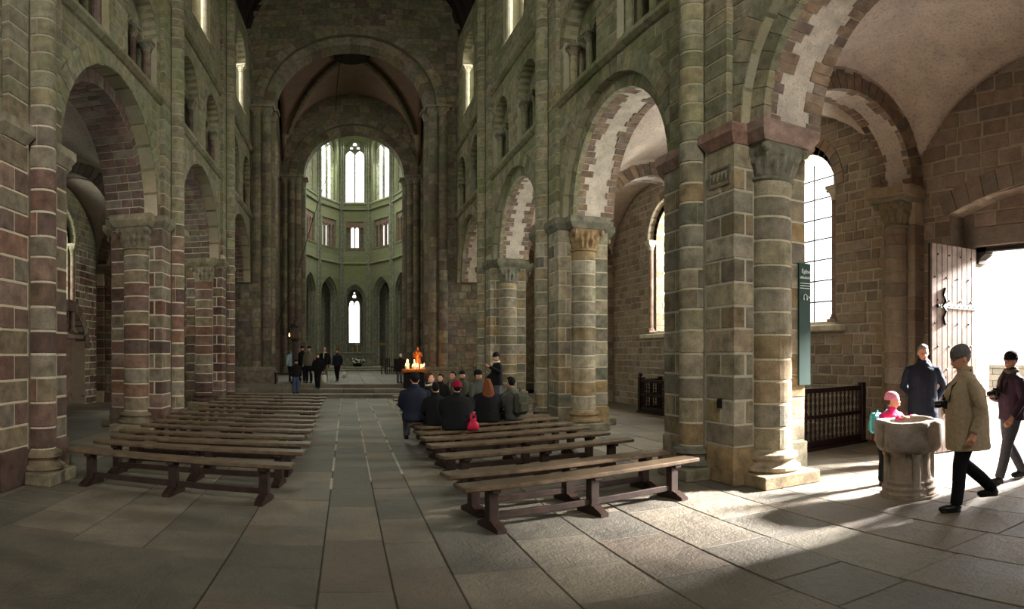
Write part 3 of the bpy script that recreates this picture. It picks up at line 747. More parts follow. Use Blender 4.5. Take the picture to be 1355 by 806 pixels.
# west wall behind the viewpoint closes the nave
ww = body(Fr((0.3, -6.2, 0), (1, 0, 0), (0, -1, 0)), -9.5, 9.5, 0, 20, [opening(0, 1.9, 6.5, 11.5)], 0, .5).build('wall_west', MAT['cross']); tag(ww, 'plain west wall behind the viewpoint with one tall window', 'wall', kind='structure')
for s, x in ((-1, -5.3), (1, 5.95)):
    o = M().box(min(x, x+s*.4), max(x, x+s*.4), -6.2, -.2, 0, 16.6).build('wall_%s_west' % ('right' if s > 0 else 'left'), MAT['cross']); tag(o, 'plain %s wall beside the viewpoint' % ('right' if s > 0 else 'left'), 'wall', kind='structure')

# ------------------------------------------------------------------ timber barrel ceiling of the nave
cr = M(); XC = .325; RH = 4.75; n = 18
for i in range(n):
    a0, a1 = PI*i/n, PI*(i+1)/n
    x0_, z0_, x1_, z1_ = XC+RH*math.cos(a0), 16.4+RH*math.sin(a0), XC+RH*math.cos(a1), 16.4+RH*math.sin(a1)
    cr.add([(x0_, -6.2, z0_), (x1_, -6.2, z1_), (x1_, 28, z1_), (x0_, 28, z0_)], [(0, 1, 2, 3)])
ce = cr.build('ceiling', MAT['timber']); ce.modifiers.new('thick', 'SOLIDIFY').thickness = .2; tag(ce, 'dark timber barrel ceiling over the nave', 'ceiling', kind='structure')
for j in range(26):
    y = 1.0+j*1.05; m = M(Fr((XC, y, 16.4), (1, 0, 0), (0, 1, 0))); m.wedge(0, 0, RH-.16, RH-.0, 0, PI, -.05, .05, 18); m.build('ceiling_rib', MAT['timber'], ce)
# ------------------------------------------------------------------ crossing
def shaft(fr, u, w, z0, z1, r, mat, parent, cap=.5, name='shaft', hs=None):
    d = M(fr); z = z0
    while z < z1-cap-.05: e = min(z1-cap, z+random.uniform(.34, .55)); d.drum(u, w, r*random.uniform(.99, 1.01), z+.008, e-.008, n=12, ch=.012); z = e
    d.build(name, mat, parent, kind='stuff'); M(fr).drum(u, w, r*.96, z0, z1-cap, n=12).build('shaft_core', MAT['cross_mort'], parent)
    m = M(fr); m.lathe(u, w, [(r*1.5, z0), (r*1.5, z0+.2), (r*1.2, z0+.32), (r, z0+.4)], n=12); m.build('base', mat, parent)
    m = M(fr); capital_shape(m, u, w, r, z1-cap, z1-.12, hs or r*1.45, n=16, volutes=False); m.box(u-r*1.7, u+r*1.7, w-r*1.7, w+r*1.7, z1-.12, z1); m.build('capital', MAT['capital'], parent)
def cross_arch(fr, name, label, zs, R, top, T, W, mat, mort, shafts, ringn=24, hc=.33):
    o = opening(0, R, 0, zs); oo = opening(0, R+.42, 0, zs)
    root = body(fr, -W, W, 0, top, [oo], .013, T).build(name, mort); tag(root, label, 'arch', kind='structure')
    mas = Masonry(root, mat, 'stone_block', 7, 200)
    lay(mas, fr, -W, W, .5, top, hc, .5, [oo], ring=.45); mas.done()
    vo = Masonry(root, mat, 'voussoir', 6)
    ringstones(vo, fr, 0, zs, R+.42, R+.85, -.03, .3, ringn, seg=2); ringstones(vo, fr, 0, zs, R, R+.44, .28, T-.3, ringn, seg=2); vo.done()
    arc(fr, 0, zs, R+.02, R+.5, .3, T-.32).build('arch_soffit', mort, root)
    for sx in (-1, 1):
        m = M(fr); u0, u1 = sorted((sx*(R+.10), sx*(R+.5))); m.box(u0, u1, .3, T-.3, 0, zs); m.build('jamb', mat, root)
        for q, w, r in shafts: shaft(fr, sx*q, w, .45, zs, r, mat, root)
    return root
frw = Fr((.15, 27.2, 0), (1, 0, 0), (0, 1, 0))
cw = cross_arch(frw, 'wall_crossing_west', 'great round crossing arch at the end of the nave', 13.05, 3.35, 21.2, 1.6, 5.6, MAT['cross'], MAT['cross_mort'], ((3.62, .02, .2), (4.04, -.08, .2), (3.55, .75, .24)))
for sx in (-1, 1):
    u0, u1 = sorted((sx*3.15, sx*5.3)); m = M(frw); m.box(u0, u1, -.45, .1, 0, 1.0, .02); m.build('pier_podium', MAT['cross'], cw)
    u0, u1 = sorted((sx*3.2, sx*5.3)); m = M(frw); m.box(u0, u1, -.36, .1, 1.0, 1.16, .03); m.build('podium_moulding', MAT['cross'], cw)
fre = Fr((.45, 38.0, 0), (1, 0, 0), (0, 1, 0))
ce_ = cross_arch(fre, 'wall_crossing_east', 'round arch between the crossing and the choir', 12.75, 3.05, 19.6, 1.5, 5.4, MAT['cross'], MAT['cross_mort'], ((3.4, .02, .2), (3.75, -.1, .2), (4.15, -.12, .17), (3.2, .7, .24)), hc=.5)
for s in (-1, 1):
    frs = Fr((.3+s*4.3, 33.4, 0), (0, 1, 0), (s, 0, 0))
    o = opening(0, 3.3, 0, 12.3); r = body(frs, -4.7, 4.7, 0, 19.6, [o], 0, 1.0).build('wall_crossing_'+('south' if s > 0 else 'north'), MAT['cross']); tag(r, 'crossing arch opening to the %s transept' % ('right' if s > 0 else 'left'), 'wall', kind='structure')
    v = Masonry(r, MAT['cross'], 'voussoir', 6); ringstones(v, frs, 0, 12.3, 3.3, 3.7, -.05, .6, 20); v.done()
    M().box(*sorted((.3+s*9.4, .3+s*9.9)), 28, 39, 0, 20).build('wall_transept_'+('south' if s > 0 else 'north'), MAT['cross'])['kind'] = 'structure'
    for yy in (27.9, 39.3): M().box(*sorted((.3+s*5.2, .3+s*9.6)), yy-.2, yy+.2, 0, 20).build('wall_transept_%s_%s' % ('south' if s > 0 else 'north', 'west' if yy < 30 else 'east'), MAT['cross'])['kind'] = 'structure'
M().box(-9.5, 10.1, 27.7, 39.5, 20.0, 20.3).build('roof', MAT['dark'])['kind'] = 'structure'
# crossing vault
vx, vy, hx, hy = .3, 33.4, 4.15, 4.7; n = 24; vs = []; fs = []
def vz(a, b): 
    mi, ma = min(abs(a), abs(b)), max(abs(a), abs(b)); return 12.9+(6.1-.75*(ma*ma-mi*mi))*math.sqrt(max(0, 1-mi*mi))
for j in range(n+1):
    for i in range(n+1):
        a, b = 2*i/n-1, 2*j/n-1; vs.append((vx+hx*a, vy+hy*b, vz(a, b)))
for j in range(n):
    for i in range(n): q = j*(n+1)+i; fs.append((q, q+n+1, q+n+2, q+1))
m = M(); m.add(vs, fs); cv = m.build('ceiling_crossing', MAT['web'], smooth=True); cv.modifiers.new('t', 'SOLIDIFY').thickness = .1; tag(cv, 'plastered ribbed vault over the crossing', 'vault', kind='structure')
for sx in (-1, 1):
    for sy in (-1, 1):
        pts = []
        for i in range(13):
            t = .1+.9*i/12; q = 1-t; pts.append((vx+sx*hx*q, vy+sy*hy*q, vz(q, q)-.14))
        M().tube(pts, .16, 8).build('vault_rib', MAT['cross'], cv)
mm_ = M(Fr((vx, vy, 0), (1, 0, 0), (0, 1, 0))); mm_.lathe(0, 0, [(.75, 18.55), (.95, 18.65), (.95, 18.85), (.6, 18.95)], n=20); mm_.build('vault_boss', MAT['dark'], cv)
for i, pp in enumerate((((-1.2, 37.9, 12.6), (-1.75, 33, 8.9), (-2.4, 30.5, 5.6), (-3.2, 28.7, 3.0)), ((-.2, 32.4, 18.3), (-.35, 32, 17.6), (-.5, 32, 16.0), (-.55, 32, 14.6)))):
    o = M().tube(pp, .018, 5).build('cable', MAT['iron']); tag(o, ('thin dark cable slanting down on the left of the choir arch', 'thin dark cable hanging below the crossing vault')[i], 'cable')

# ------------------------------------------------------------------ choir and apse
CXc = .75
PTS = [(-4.2, 39.4), (-4.2, 49.6), (-3.15, 53.0), (-1.28, 56.0), (1.28, 56.0), (3.15, 53.0), (4.2, 49.6), (4.2, 39.4)]
side_names = ['straight left wall', 'outer left facet', 'inner left facet', 'central facet', 'inner right facet', 'outer right facet', 'straight right wall']
CH, CG = MAT['choir'], MAT['choir_grey']
for i in range(7):
    (xa, ya), (xb, yb) = PTS[i], PTS[i+1]; L_ = math.hypot(xb-xa, yb-ya); U = Vector((xb-xa, yb-ya, 0))/L_; W = Vector((-U.y, U.x, 0))
    fr = Fr((CXc+(xa+xb)/2, (ya+yb)/2, 0), U, W)
    cs = [0] if 0 < i < 6 else [-3.0, 0.0, 3.0]
    hwA = .95 if i == 3 else 1.32; hwC = .86 if i == 3 else 1.18
    low = [opening(c, hwA, .45, 6.6, pt=.45) for c in cs]; tri = [opening(c, .78 if i == 3 else 1.08, 11.05, 13.6, r=0) for c in cs]; cle = [opening(c, hwC, 15.4, 20.5, pt=.3) for c in cs]
    root = body(fr, -L_/2-.02, L_/2+.02, .45, 23, low+tri+cle, 0, .7).build('wall_choir_%d' % (i+1), CH); tag(root, 'green-tinged gothic choir wall, '+side_names[i], 'wall', kind='structure')
    M(fr).box(-L_/2-1.3, L_/2+1.3, .66, 1.75, 9.3, 9.5).build('ambulatory_roof', CG, root)
    for c in cs:
        # recessed orders of the lower arch, ambulatory wall behind
        for q, (w, d) in enumerate(((.18, .2), (.42, .2))):
            hw = hwA-.13*(q+1); body(fr, c-hwA-.05, c+hwA+.05, .45, 8.9, [opening(c, hw, .45, 6.6, pt=.45)], w, w+d).build('arch_order', CG, root)
        for sx in (-1, 1):
            for q in (0, 1): M(fr).drum(c+sx*(hwA-.06-.13*q), .12+.24*q, .05, .45, 6.9, n=8).build('arch_shaft', CG, root)
        if i != 3:
            b = M(fr); b.box(c-2.6, c+2.6, 1.5, 1.7, .4, 9.5); 
            for q in range(7): b.drum(c-1.2+q*.4, 1.45, .07, .45, 8.5, n=8)
            b.build('ambulatory_wall', CG, root)
        # triforium: screen of little arches with a balustrade, windows behind
        hwT = .78 if i == 3 else 1.08; nT = 4
        sc_ = [opening(c-hwT+hwT*(2*q+1)/nT, hwT/nT-.05, 11.1, 12.9, pt=.5) for q in range(nT)]
        body(fr, c-hwT-.03, c+hwT+.03, 11.05, 13.65, sc_, .12, .24).build('triforium_screen', MAT['impost_r'], root)
        for q in range(6): M(fr).box(c-hwT+hwT*(2*q+.7)/6, c-hwT+hwT*(2*q+1.3)/6, .02, .12, 10.15, 10.95).build('baluster', MAT['impost_r'], root)
        M(fr).box(c-hwT-.1, c+hwT+.1, -.04, .14, 10.95, 11.08).build('rail', MAT['impost_r'], root)
        lo = [(-.22, .20), (.22, .20)] if i == 3 else [(-.62 if i < 3 else .62, .2), (-.2 if i < 3 else .2, .2), (.45 if i < 3 else -.45, .14)]
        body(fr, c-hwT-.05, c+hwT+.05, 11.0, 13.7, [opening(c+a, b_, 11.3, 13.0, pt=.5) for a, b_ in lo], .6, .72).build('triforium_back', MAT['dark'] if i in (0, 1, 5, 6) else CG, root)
        gl = M(fr).box(c-hwT, c+hwT, .74, .745, 11.0, 13.7).build('pane', MAT['glass'], root)
        # clerestory lights with mullion and tracery
        lw_ = hwC/2-.05
        head = body(fr, c-hwC-.03, c+hwC+.03, 15.3, 22.2, [opening(c-hwC/2, lw_, 15.4, 19.9, pt=.5), opening(c+hwC/2, lw_, 15.4, 19.9, pt=.5), opening(c, .17, 20.95, 21.1), opening(c-.3, .13, 20.62, 20.72), opening(c+.3, .13, 20.62, 20.72)], .3, .4).build('window_tracery', CG, root)
        fo = M(fr); fo.box(c-.06, c+.06, .22, .34, 15.4, 20.0)
        for q in range(6): fo.box(c-hwC, c+hwC, .42, .44, 16.1+q*.75, 16.13+q*.75)
        for q in (-.75, -.25, .25, .75): fo.box(c+hwC*q-.008, c+hwC*q+.008, .42, .44, 15.4, 20.3)
        fo.build('mullion', CG, root)
        gl = M(fr).box(c-hwC, c+hwC, .46, .465, 15.4, 22.0).build('window_%d' % (30+i) if c == cs[0] else 'pane', MAT['glass'], root if c != cs[0] else None)
        if c == cs[0]: tag(gl, 'tall traceried clerestory window of the choir, '+side_names[i], 'window', kind='structure')
    for z, p in ((9.8, .16), (14.75, .2), (15.3, .1)):
        m = M(fr); h = L_/2+.05; m.add([(u, w, zz) for u in (-h, h) for w, zz in ((.02, z-.2), (-p, z-.1), (-p, z), (.02, z+.1))], [(0, 1, 2, 3), (7, 6, 5, 4)]+[(j, 4+j, 4+(j+1) % 4, (j+1) % 4) for j in range(4)]); m.build('string_course', CH, root)
for i, (x, y) in enumerate(PTS[1:-1]):
    m = M(Fr((CXc+x, y, 0), (1, 0, 0), (0, 1, 0)))
    for a, r in ((0, .13), (-.2, .09), (.2, .09)): m.drum(a, -.02-.06*(a == 0), r, .45, 22.8, n=10)
    o = m.build('column', CG); tag(o, 'bundle of slender shafts at an angle of the apse, number %d from the left' % (i+1) if False else ['slender shaft bundle at the far left angle of the apse', 'slender shaft bundle left of the inner left facet', 'slender shaft bundle left of the central apse windows', 'slender shaft bundle right of the central apse windows', 'slender shaft bundle right of the inner right facet', 'slender shaft bundle at the far right angle of the apse'][i], 'column', kind='structure')
frl = Fr((CXc, 60.0, 0), (1, 0, 0), (0, 1, 0))
lw = body(frl, -2.2, 2.2, .4, 9.5, [opening(0, .5, 2.75, 6.9, pt=.7)], 0, .5).build('wall_chapel', CG); tag(lw, 'chapel wall behind the central apse arch around the lancet', 'wall', kind='structure')
for hw, w in ((.72, -.12), (.95, -.25)): body(frl, -1.4, 1.4, 2.5, 8.9, [opening(0, hw, 2.5, 6.9, pt=.7)], w, w+.13).build('window_moulding', CG, lw)
M(frl).box(-.02, .02, .2, .3, 2.75, 6.9).build('mullion', CG, lw)
body(frl, -.52, .52, 6.3, 8.2, [opening(-.25, .19, 6.0, 6.5, pt=.4), opening(.25, .19, 6.0, 6.5, pt=.4), opening(0, .16, 7.05, 7.2), opening(0, .08, 7.45, 7.5)], .18, .26).build('window_tracery', CG, lw)
gl = M(frl).box(-.5, .5, .36, .365, 2.7, 8.1).build('window_40', MAT['glass']); tag(gl, 'narrow bright lancet window at the centre of the apse', 'window', kind='structure')
for s in (-1, 1): M().box(*sorted((CXc+s*1.9, CXc+s*2.1)), 56.5, 60.4, .4, 9.2).build('wall_chapel_'+('south' if s > 0 else 'north'), CG)['kind'] = 'structure'
M().box(-6, 7.5, 39, 61, 23, 23.2).build('ceiling_choir', CG)['kind'] = 'structure'
M().box(-2, 3.5, 56.6, 60.5, 9.2, 9.4).build('ceiling_chapel', CG)['kind'] = 'structure'
M().box(-2.5, 4, 52, 61, .2, .44).build('floor_chapel', MAT['flag'])['kind'] = 'structure'
# ------------------------------------------------------------------ furniture materials
MAT['oak'] = plain('worn_dark_oak', (112, 92, 68), rough=.42, nz=7, bmp=.3, spec=.5, c2=(64, 50, 36))
MAT['oak_leg'] = plain('dark_oak_trestle', (58, 40, 30), rough=.5, nz=9, c2=(34, 24, 19))
MAT['rail'] = plain('dark_red_brown_wood', (44, 26, 24), rough=.45, nz=9, c2=(26, 15, 15))
MAT['door'] = plain('weathered_grey_oak', (146, 128, 116), rough=.75, nz=5, bmp=.5, c2=(104, 88, 78))
MAT['font'] = stone('font_granite', [(150, 132, 112)], bumps=.9, mott=.35, scale=1.6)
MAT['banner'] = plain('dark_green_banner', (26, 56, 46), rough=.6, nz=3, mott=.05, bmp=0)
MAT['white'] = plain('white_lettering', (226, 232, 224), mott=.02, bmp=0)
def floor_pt(px, py, z=0.0):
    a = (px-CX)/FPX; d = (EYE-z)/math.tan((py-CY)/FPX); return Vector((d*math.sin(a), d*math.cos(a), z))

def make_bench(L):
    r = empty('bench'); 
    m = local(M()); m.box(-L/2, L/2, -.135, .135, .425, .475, .010); m.build('seat', MAT['oak'], r)
    m = local(M()); m.box(-L/2+.30, L/2-.30, -.022, .022, .10, .17, .006); m.build('stretcher', MAT['oak_leg'], r)
    for x in (-L/2+.34, .02, L/2-.34):
        m = local(M()); m.box(x-.055, x+.055, -.05, .05, .06, .426, .008); m.box(x-.05, x+.05, -.115, .115, .385, .425, .008); m.build('leg', MAT['oak_leg'], r)
        m = local(M()); m.add([(x+sx, y, z) for sx in (-.05, .05) for y, z in ((-.22, .0), (.22, .0), (.22, .04), (.08, .10), (-.08, .10), (-.22, .04))], [(0, 1, 2, 3, 4, 5)[::-1], (6, 7, 8, 9, 10, 11)]+[(i, (i+1) % 6, 6+(i+1) % 6, 6+i) for i in range(6)]); m.build('foot', MAT['oak_leg'], r)
    return r
ORD = ['front', 'second', 'third', 'fourth', 'fifth', 'sixth', 'seventh', 'eighth', 'ninth', 'tenth', 'eleventh', 'twelfth', 'thirteenth', 'fourteenth', 'fifteenth']
left_rows = [((95, 594), (385.6, 617)), ((130, 584), (401, 599)), ((153, 577.5), (408, 588)), ((166, 570), (397, 579)), ((191, 562.5), (411, 571)), ((209, 557), (413, 564)), ((222, 551), (416, 558)), ((238, 546), (423, 552.6)), ((248, 541), (424, 546)), ((262, 536), (426, 540)), ((276, 532), (428, 535.5)), ((288, 528), (430, 531)), ((300, 524.5), (432, 527)), ((311, 521), (434, 523))]
right_rows = [((613, 646), (913, 607)), ((570, 631), (889, 596)), ((564, 606), (844, 580)), ((554, 591.5), (811, 572)), ((547, 582), (785, 565)), ((540, 574), (764, 559)), ((535, 567), (746, 552)), ((530, 560), (733, 549)), ((526, 554), (712, 543)), ((523, 548), (700, 538.5)), ((520, 542.5), (690, 535)), ((516, 536), (676, 530.5)), ((513, 530), (662, 526)), ((511, 525), (650, 521.5))]
benchspots = {}
for side, rows in (('left', left_rows), ('right', right_rows)):
    proto = None
    for i, (a, b) in enumerate(rows):
        A, B_ = floor_pt(*a, .45), floor_pt(*b, .45); c = (A+B_)/2; d = B_-A
        if proto is None: proto = make_bench(3.05); o = proto
        else: o = copy_tree(proto)
        o.location = (c.x, c.y, 0); o.rotation_euler = (0, 0, math.atan2(d.y, d.x)); o.scale = (1, 1, 1)
        o['label'] = ('backless oak trestle bench, %s from the viewer in the %s block' % (ORD[i] if i else 'nearest', side)).replace('nearest from the viewer', 'nearest to the viewer'); o['category'] = 'bench'; o['group'] = 'trestle benches in the %s block of the nave' % side
        benchspots[(side, i)] = (c, d, o)

# ------------------------------------------------------------------ baluster screens in the aisle
def screen(label, A, B_, h, two, mat, finial=False, loc_name='baluster_screen'):
    A, B_ = Vector(A), Vector(B_); d = B_-A; L = d.length; r = empty(loc_name, A, math.atan2(d.y, d.x), label, 'screen', 'dark turned-baluster screens in the right aisle')
    def bx(n, *a): local(M()).box(*a).build(n, mat, r)
    bx('rail', 0, L, -.035, .035, h-.09, h, .01); bx('rail', 0, L, -.03, .03, h*.50, h*.50+.07, .008); bx('rail', 0, L, -.035, .035, .05, .17, .01); bx('plinth', -.03, L+.03, -.12, .12, 0, .05, .006)
    n = int(L/.115)
    for i in range(n):
        x = (i+.5)*L/n
        for z0, z1 in ((.17, h*.5), (h*.5+.07, h-.09)):
            q = z1-z0; m = local(M()); m.lathe(x, 0, [(.026, z0), (.026, z0+q*.12), (.014, z0+q*.18), (.030, z0+q*.42), (.018, z0+q*.55), (.028, z0+q*.7), (.014, z0+q*.84), (.024, z0+q*.9), (.024, z1)], n=6); m.build('baluster', mat, r)
    for x in (0, L): 
        m = local(M()); m.box(x-.06, x+.06, -.06, .06, 0, h+.06, .01)
        if finial: m.ball((x, 0, h+.13), (.065, .065, .08), 10, 8)
        m.build('post', mat, r)
    return r
screen('dark baluster screen standing across the aisle between the nearest pillar and the door bay', (7.15, 8.32, 0), (9.05, 8.5, 0), 1.12, True, MAT['rail'])
screen('dark baluster screen with ball-topped post under the sunlit aisle window', (8.42, 16.75, 0), (8.75, 13.6, 0), .98, True, MAT['rail'], True)
screen('short return of the dark baluster screen running back to the aisle wall', (8.56, 16.90, 0), (9.22, 17.02, 0), .98, True, MAT['rail'])

# ------------------------------------------------------------------ door leaf, outside
H0, H1 = Vector((9.70, 6.30, .02)), Vector((8.62, 6.50, .02)); dd = H1-H0
lf = empty('door_1', H0, math.atan2(dd.y, dd.x), 'tall weathered plank door leaf standing open into the aisle', 'door', kind='structure')
Ld = dd.length; n = 9; HD = 3.64
for i in range(n): local(M()).box(i*Ld/n+.003, (i+1)*Ld/n-.003, -.0, .045, 0, HD, .006).build('plank', MAT['door'], lf)
local(M()).box(0, Ld, -.05, 0, 0, HD, .004).build('back_board', MAT['rail'], lf)
for k, z in enumerate((1.0, 2.55)):
    m = local(M()); m.box(.0, Ld*.82, .045, .06, z-.035, z+.035, .004); st = m.build('strap_hinge', MAT['iron'] if k == 0 else MAT['white'], lf)
    m = local(M())
    m.tube([(Ld*.72, .06, z-.32), (Ld*.76, .06, z-.2), (Ld*.70, .06, z-.08), (Ld*.78, .06, z), (Ld*.70, .06, z+.08), (Ld*.76, .06, z+.2), (Ld*.72, .06, z+.32)], .02, 6); m.ball((Ld*.88, .06, z), .035, 8, 6); m.build('iron_scroll', MAT['iron'], lf)
    for q in range(6): local(M()).ball((Ld*(.08+.11*q), .062, z), .016, 6, 5).build('nail', MAT['iron'], st)
for zi in range(9):
    for q in (0, 1, 2, 3): local(M()).ball((Ld*(.12+.25*q+(.06 if zi % 2 else 0)), .045, .25+zi*.4), .018, 6, 5).build('nail', MAT['iron'], lf)
og = M().box(10.3, 60, -30, 45, -.3, -.03).build('ground', plain('terrace_paving', (214, 208, 198), nz=.6)); tag(og, 'sunlit terrace paving outside the open door', 'ground', kind='structure')
pw = empty('parapet', (21, 0, 0), 0, 'low pale stone parapet across the terrace, seen through the doorway', 'parapet')
PM = stone('terrace_stone', [(206, 196, 180), (190, 182, 168), (216, 206, 190)], mott=.2)
for c in range(5):
    y = 2+(c % 2)*.4
    while y < 20: local(M()).box(0, .5, y+.01, y+.88, -.03+c*.24, -.03+c*.24+.23, .015).build('stone_block', PM, pw); y += .9
local(M()).box(-.08, .58, 2, 20.4, 1.17, 1.30, .02).build('coping', PM, pw)

# ------------------------------------------------------------------ stone font
ft = empty('font', (5.99, 4.83, 0), .2, 'lobed grey stone holy-water font on a clustered pedestal', 'font')
def lobed(prof, n=64, lobes=8, amt=.06, sharp=2):
    m = local(M()); vs = []
    for r, z in prof:
        for i in range(n):
            a = 2*PI*i/n; q = r*(1-amt*(1-abs(math.cos(a*lobes/2))**.5)*1.0); q *= 1+.012*math.sin(5*a+z*9)
            vs.append((q*math.cos(a), q*math.sin(a), z+.012*math.sin(3*a+1)*(1 if z > .8 else 0)))
    fs = [(k*n+i, k*n+(i+1) % n, (k+1)*n+(i+1) % n, (k+1)*n+i) for k in range(len(prof)-1) for i in range(n)]
    fs += [tuple(range(n))[::-1], tuple((len(prof)-1)*n+i for i in range(n))]
    m.add(vs, fs); return m
lobed([(.30, .555), (.37, .575), (.41, .62), (.43, .68), (.435, .80), (.43, .90), (.42, .935), (.36, .945), (.335, .93), (.31, .84), (.26, .74), (.15, .69), (.02, .68)], lobes=8, amt=.10).build('bowl', MAT['font'], ft, smooth=True)
m = lobed([(.335, 0), (.345, .05), (.325, .08), (.33, .12), (.30, .15), (.305, .19), (.275, .22), (.262, .3), (.262, .50), (.29, .56)], lobes=8, amt=.06); m.build('pedestal', MAT['font'], ft)
for i in range(4):
    a = PI/4+i*PI/2; c, s_ = .275*math.cos(a), .275*math.sin(a)
    m = local(M()); m.lathe(c, s_, [(.085, 0), (.09, .05), (.07, .09), (.078, .13), (.055, .17), (.05, .22), (.048, .5), (.07, .56)], n=12); m.build('corner_shaft', MAT['font'], ft)
m = local(M()); m.drum(0, 0, .37, 0, .03, n=10); m.build('footing', MAT['font'], ft)

# ------------------------------------------------------------------ banner on the nearest pillar
bn = empty('banner', (5.86, 6.62, 0), 0, 'tall narrow dark green sign with white lettering beside the nearest pillar', 'sign')
bx0 = local(M()); bx0.box(-.085, .13, -.0, .03, 1.30, 3.02, .004); bx0.build('sign_panel', MAT['banner'], bn)
def text(parent, s, loc, size, mat, rot=(PI/2, 0, 0), name='lettering', align='LEFT'):
    c = bpy.data.curves.new(name, 'FONT'); c.body = s; c.size = size; c.extrude = .001; c.align_x = align; c.materials.append(mat)
    t = bpy.data.objects.new(name, c); COL.objects.link(t); bpy.context.view_layer.update()
    me = bpy.data.meshes.new_from_object(t.evaluated_get(bpy.context.evaluated_depsgraph_get())); bpy.data.objects.remove(t)
    o = bpy.data.objects.new(name, me); COL.objects.link(o); o.parent = parent; o.location = loc; o.rotation_euler = rot; return o
text(bn, 'Église', (.125, -.004, 2.88), .075, MAT['white'], align='RIGHT'); text(bn, 'abbatiale', (.125, -.004, 2.80), .055, MAT['white'], align='RIGHT')
for q in range(3): local(M()).box(-.07, .12, -.005, 0, 2.73-q*.035, 2.738-q*.035).build('text_line', MAT['white'], bn)
m = local(M()); m.tube([(.0, -.004, 2.50), (.0, -.004, 2.56), (.03, -.004, 2.585), (.06, -.004, 2.56), (.06, -.004, 2.50)], .006, 5); m.ball((.0, -.004, 2.51), .014, 6, 5); m.ball((.06, -.004, 2.51), .014, 6, 5); m.add([(.09, -.004, 2.52), (.09, -.004, 2.56), (.12, -.004, 2.54)], [(0, 2, 1)]); m.build('headphone_symbol', MAT['white'], bn)

# ------------------------------------------------------------------ candles, statues, altar
def flame(parent, x, y, z, h, mat):
    m = local(M()); m.lathe(x, y, [(.004, z), (h*.16, z+h*.22), (h*.14, z+h*.45), (h*.06, z+h*.8), (.002, z+h)], n=7); m.build('flame', mat, parent, smooth=True)
MAT['flame'] = glow('candle_flame', (255, 180, 100), 14); MAT['wax'] = plain('candle_wax', (232, 214, 176), nz=4, bmp=0)
MAT['wax'].node_tree.nodes['Principled BSDF'].inputs['Subsurface Weight'].default_value = .3
MAT['copper'] = plain('candlelit_copper_orange', (176, 96, 44), rough=.4, metal=.6)  # tray copper; on the statue this orange stands in for candlelight
cs = empty('candle_stand', (2.78, 25.95, .30), 0, 'black votive stand with a copper tray crowded with burning candles', 'candle stand')
local(M()).box(-.42, .42, -.28, .28, 0, .62, .02).build('cabinet', MAT['iron'], cs)
m = local(M()); m.box(-.5, .5, -.33, .33, .66, .80, .02); m.build('tray', MAT['copper'], cs)
local(M()).box(-.34, .34, -.2, .2, .62, .66).build('neck', MAT['iron'], cs)
for i in range(26):
    x, y = random.uniform(-.45, .45), random.uniform(-.28, .28); h = random.choice([.06, .08, .1, .14]) if abs(x) > .05 else .12
    if i in (2, 7, 12): h = .26
    cn = local(M()).drum(x, y, .025, .80, .80+h, n=8).build('candle', MAT['wax'], cs); flame(cn, x, y, .80+h, .07+h*.3, MAT['flame'])
l = bpy.data.lights.new('candlelight', 'POINT'); l.energy = 38; l.color = (1, .55, .22); l.shadow_soft_size = .25; lo = bpy.data.objects.new('candlelight', l); COL.objects.link(lo); lo.location = (2.75, 25.75, 1.55)
def figure(name, label, loc, rz, h, mat, base_h, base_r, bmat):
    r = empty(name, loc, rz, label, 'statue'); k = h/1.0
    m = local(M()); m.lathe(0, 0, [(base_r*1.5, 0), (base_r*1.5, .06), (base_r*1.1, .12), (base_r, .2), (base_r, base_h-.16), (base_r*1.5, base_h-.08), (base_r*1.6, base_h)], n=14); m.build('pedestal', bmat, r)
    b = base_h; m = local(M()); m.lathe(0, 0, [(.19*k, b), (.18*k, b+.2*k), (.14*k, b+.5*k), (.17*k, b+.68*k), (.13*k, b+.78*k), (.05*k, b+.83*k)], n=14)
    m.ball((0, 0, b+.9*k), (.075*k, .085*k, .10*k), 10, 8); m.tube([(-.15*k, 0, b+.74*k), (-.19*k, .1*k, b+.58*k), (-.03*k, .18*k, b+.6*k)], [.05*k, .045*k, .03*k], 7); m.tube([(.15*k, 0, b+.74*k), (.2*k, .08*k, b+.56*k), (.08*k, .2*k, b+.62*k)], [.05*k, .045*k, .03*k], 7)
    m.ball((.06*k, .17*k, b+.72*k), (.06*k, .055*k, .07*k), 8, 6); o = m.build('figure', mat, r); rm = o.modifiers.new('r', 'REMESH'); rm.mode = 'VOXEL'; rm.voxel_size = .015*max(1, k*1.2); rm.use_smooth_shade = True
    return r
figure('statue', 'dark statue of a standing mother and child on a tall pillar, left of the choir', (-2.2, 26.9, .45), PI, .82, MAT['oak_leg'], 1.95, .13, MAT['oak_leg'])
figure('statue', 'small statue coloured orange for candlelight behind the burning candles', (3.0, 26.5, .45), PI, .95, MAT['copper'], .62, .12, MAT['iron'])
lm = empty('oil_lamp', (-2.42, 26.65, 2.42), 0, 'small candle lamp glowing orange beside the dark statue', 'lamp')
local(M()).tube([(.26, .24, -.12), (.1, .1, -.1), (0, 0, -.02)], .012, 6).build('bracket', MAT['iron'], lm); local(M()).drum(0, 0, .05, -.03, .02, n=10).build('cup', MAT['iron'], lm); flame(lm, 0, 0, .03, .16, MAT['flame'])
tb = empty('low_table', (-2.62, 26.57, .45), 0, 'low dark table at the foot of the dark statue', 'table')
local(M()).box(-.42, .42, -.13, .13, .42, .47, .008).build('table_top', MAT['iron'], tb)
for x in (-.38, .38):
    for y in (-.1, .1): local(M()).box(x-.03, x+.03, y-.03, y+.03, 0, .42).build('leg', MAT['iron'], tb)
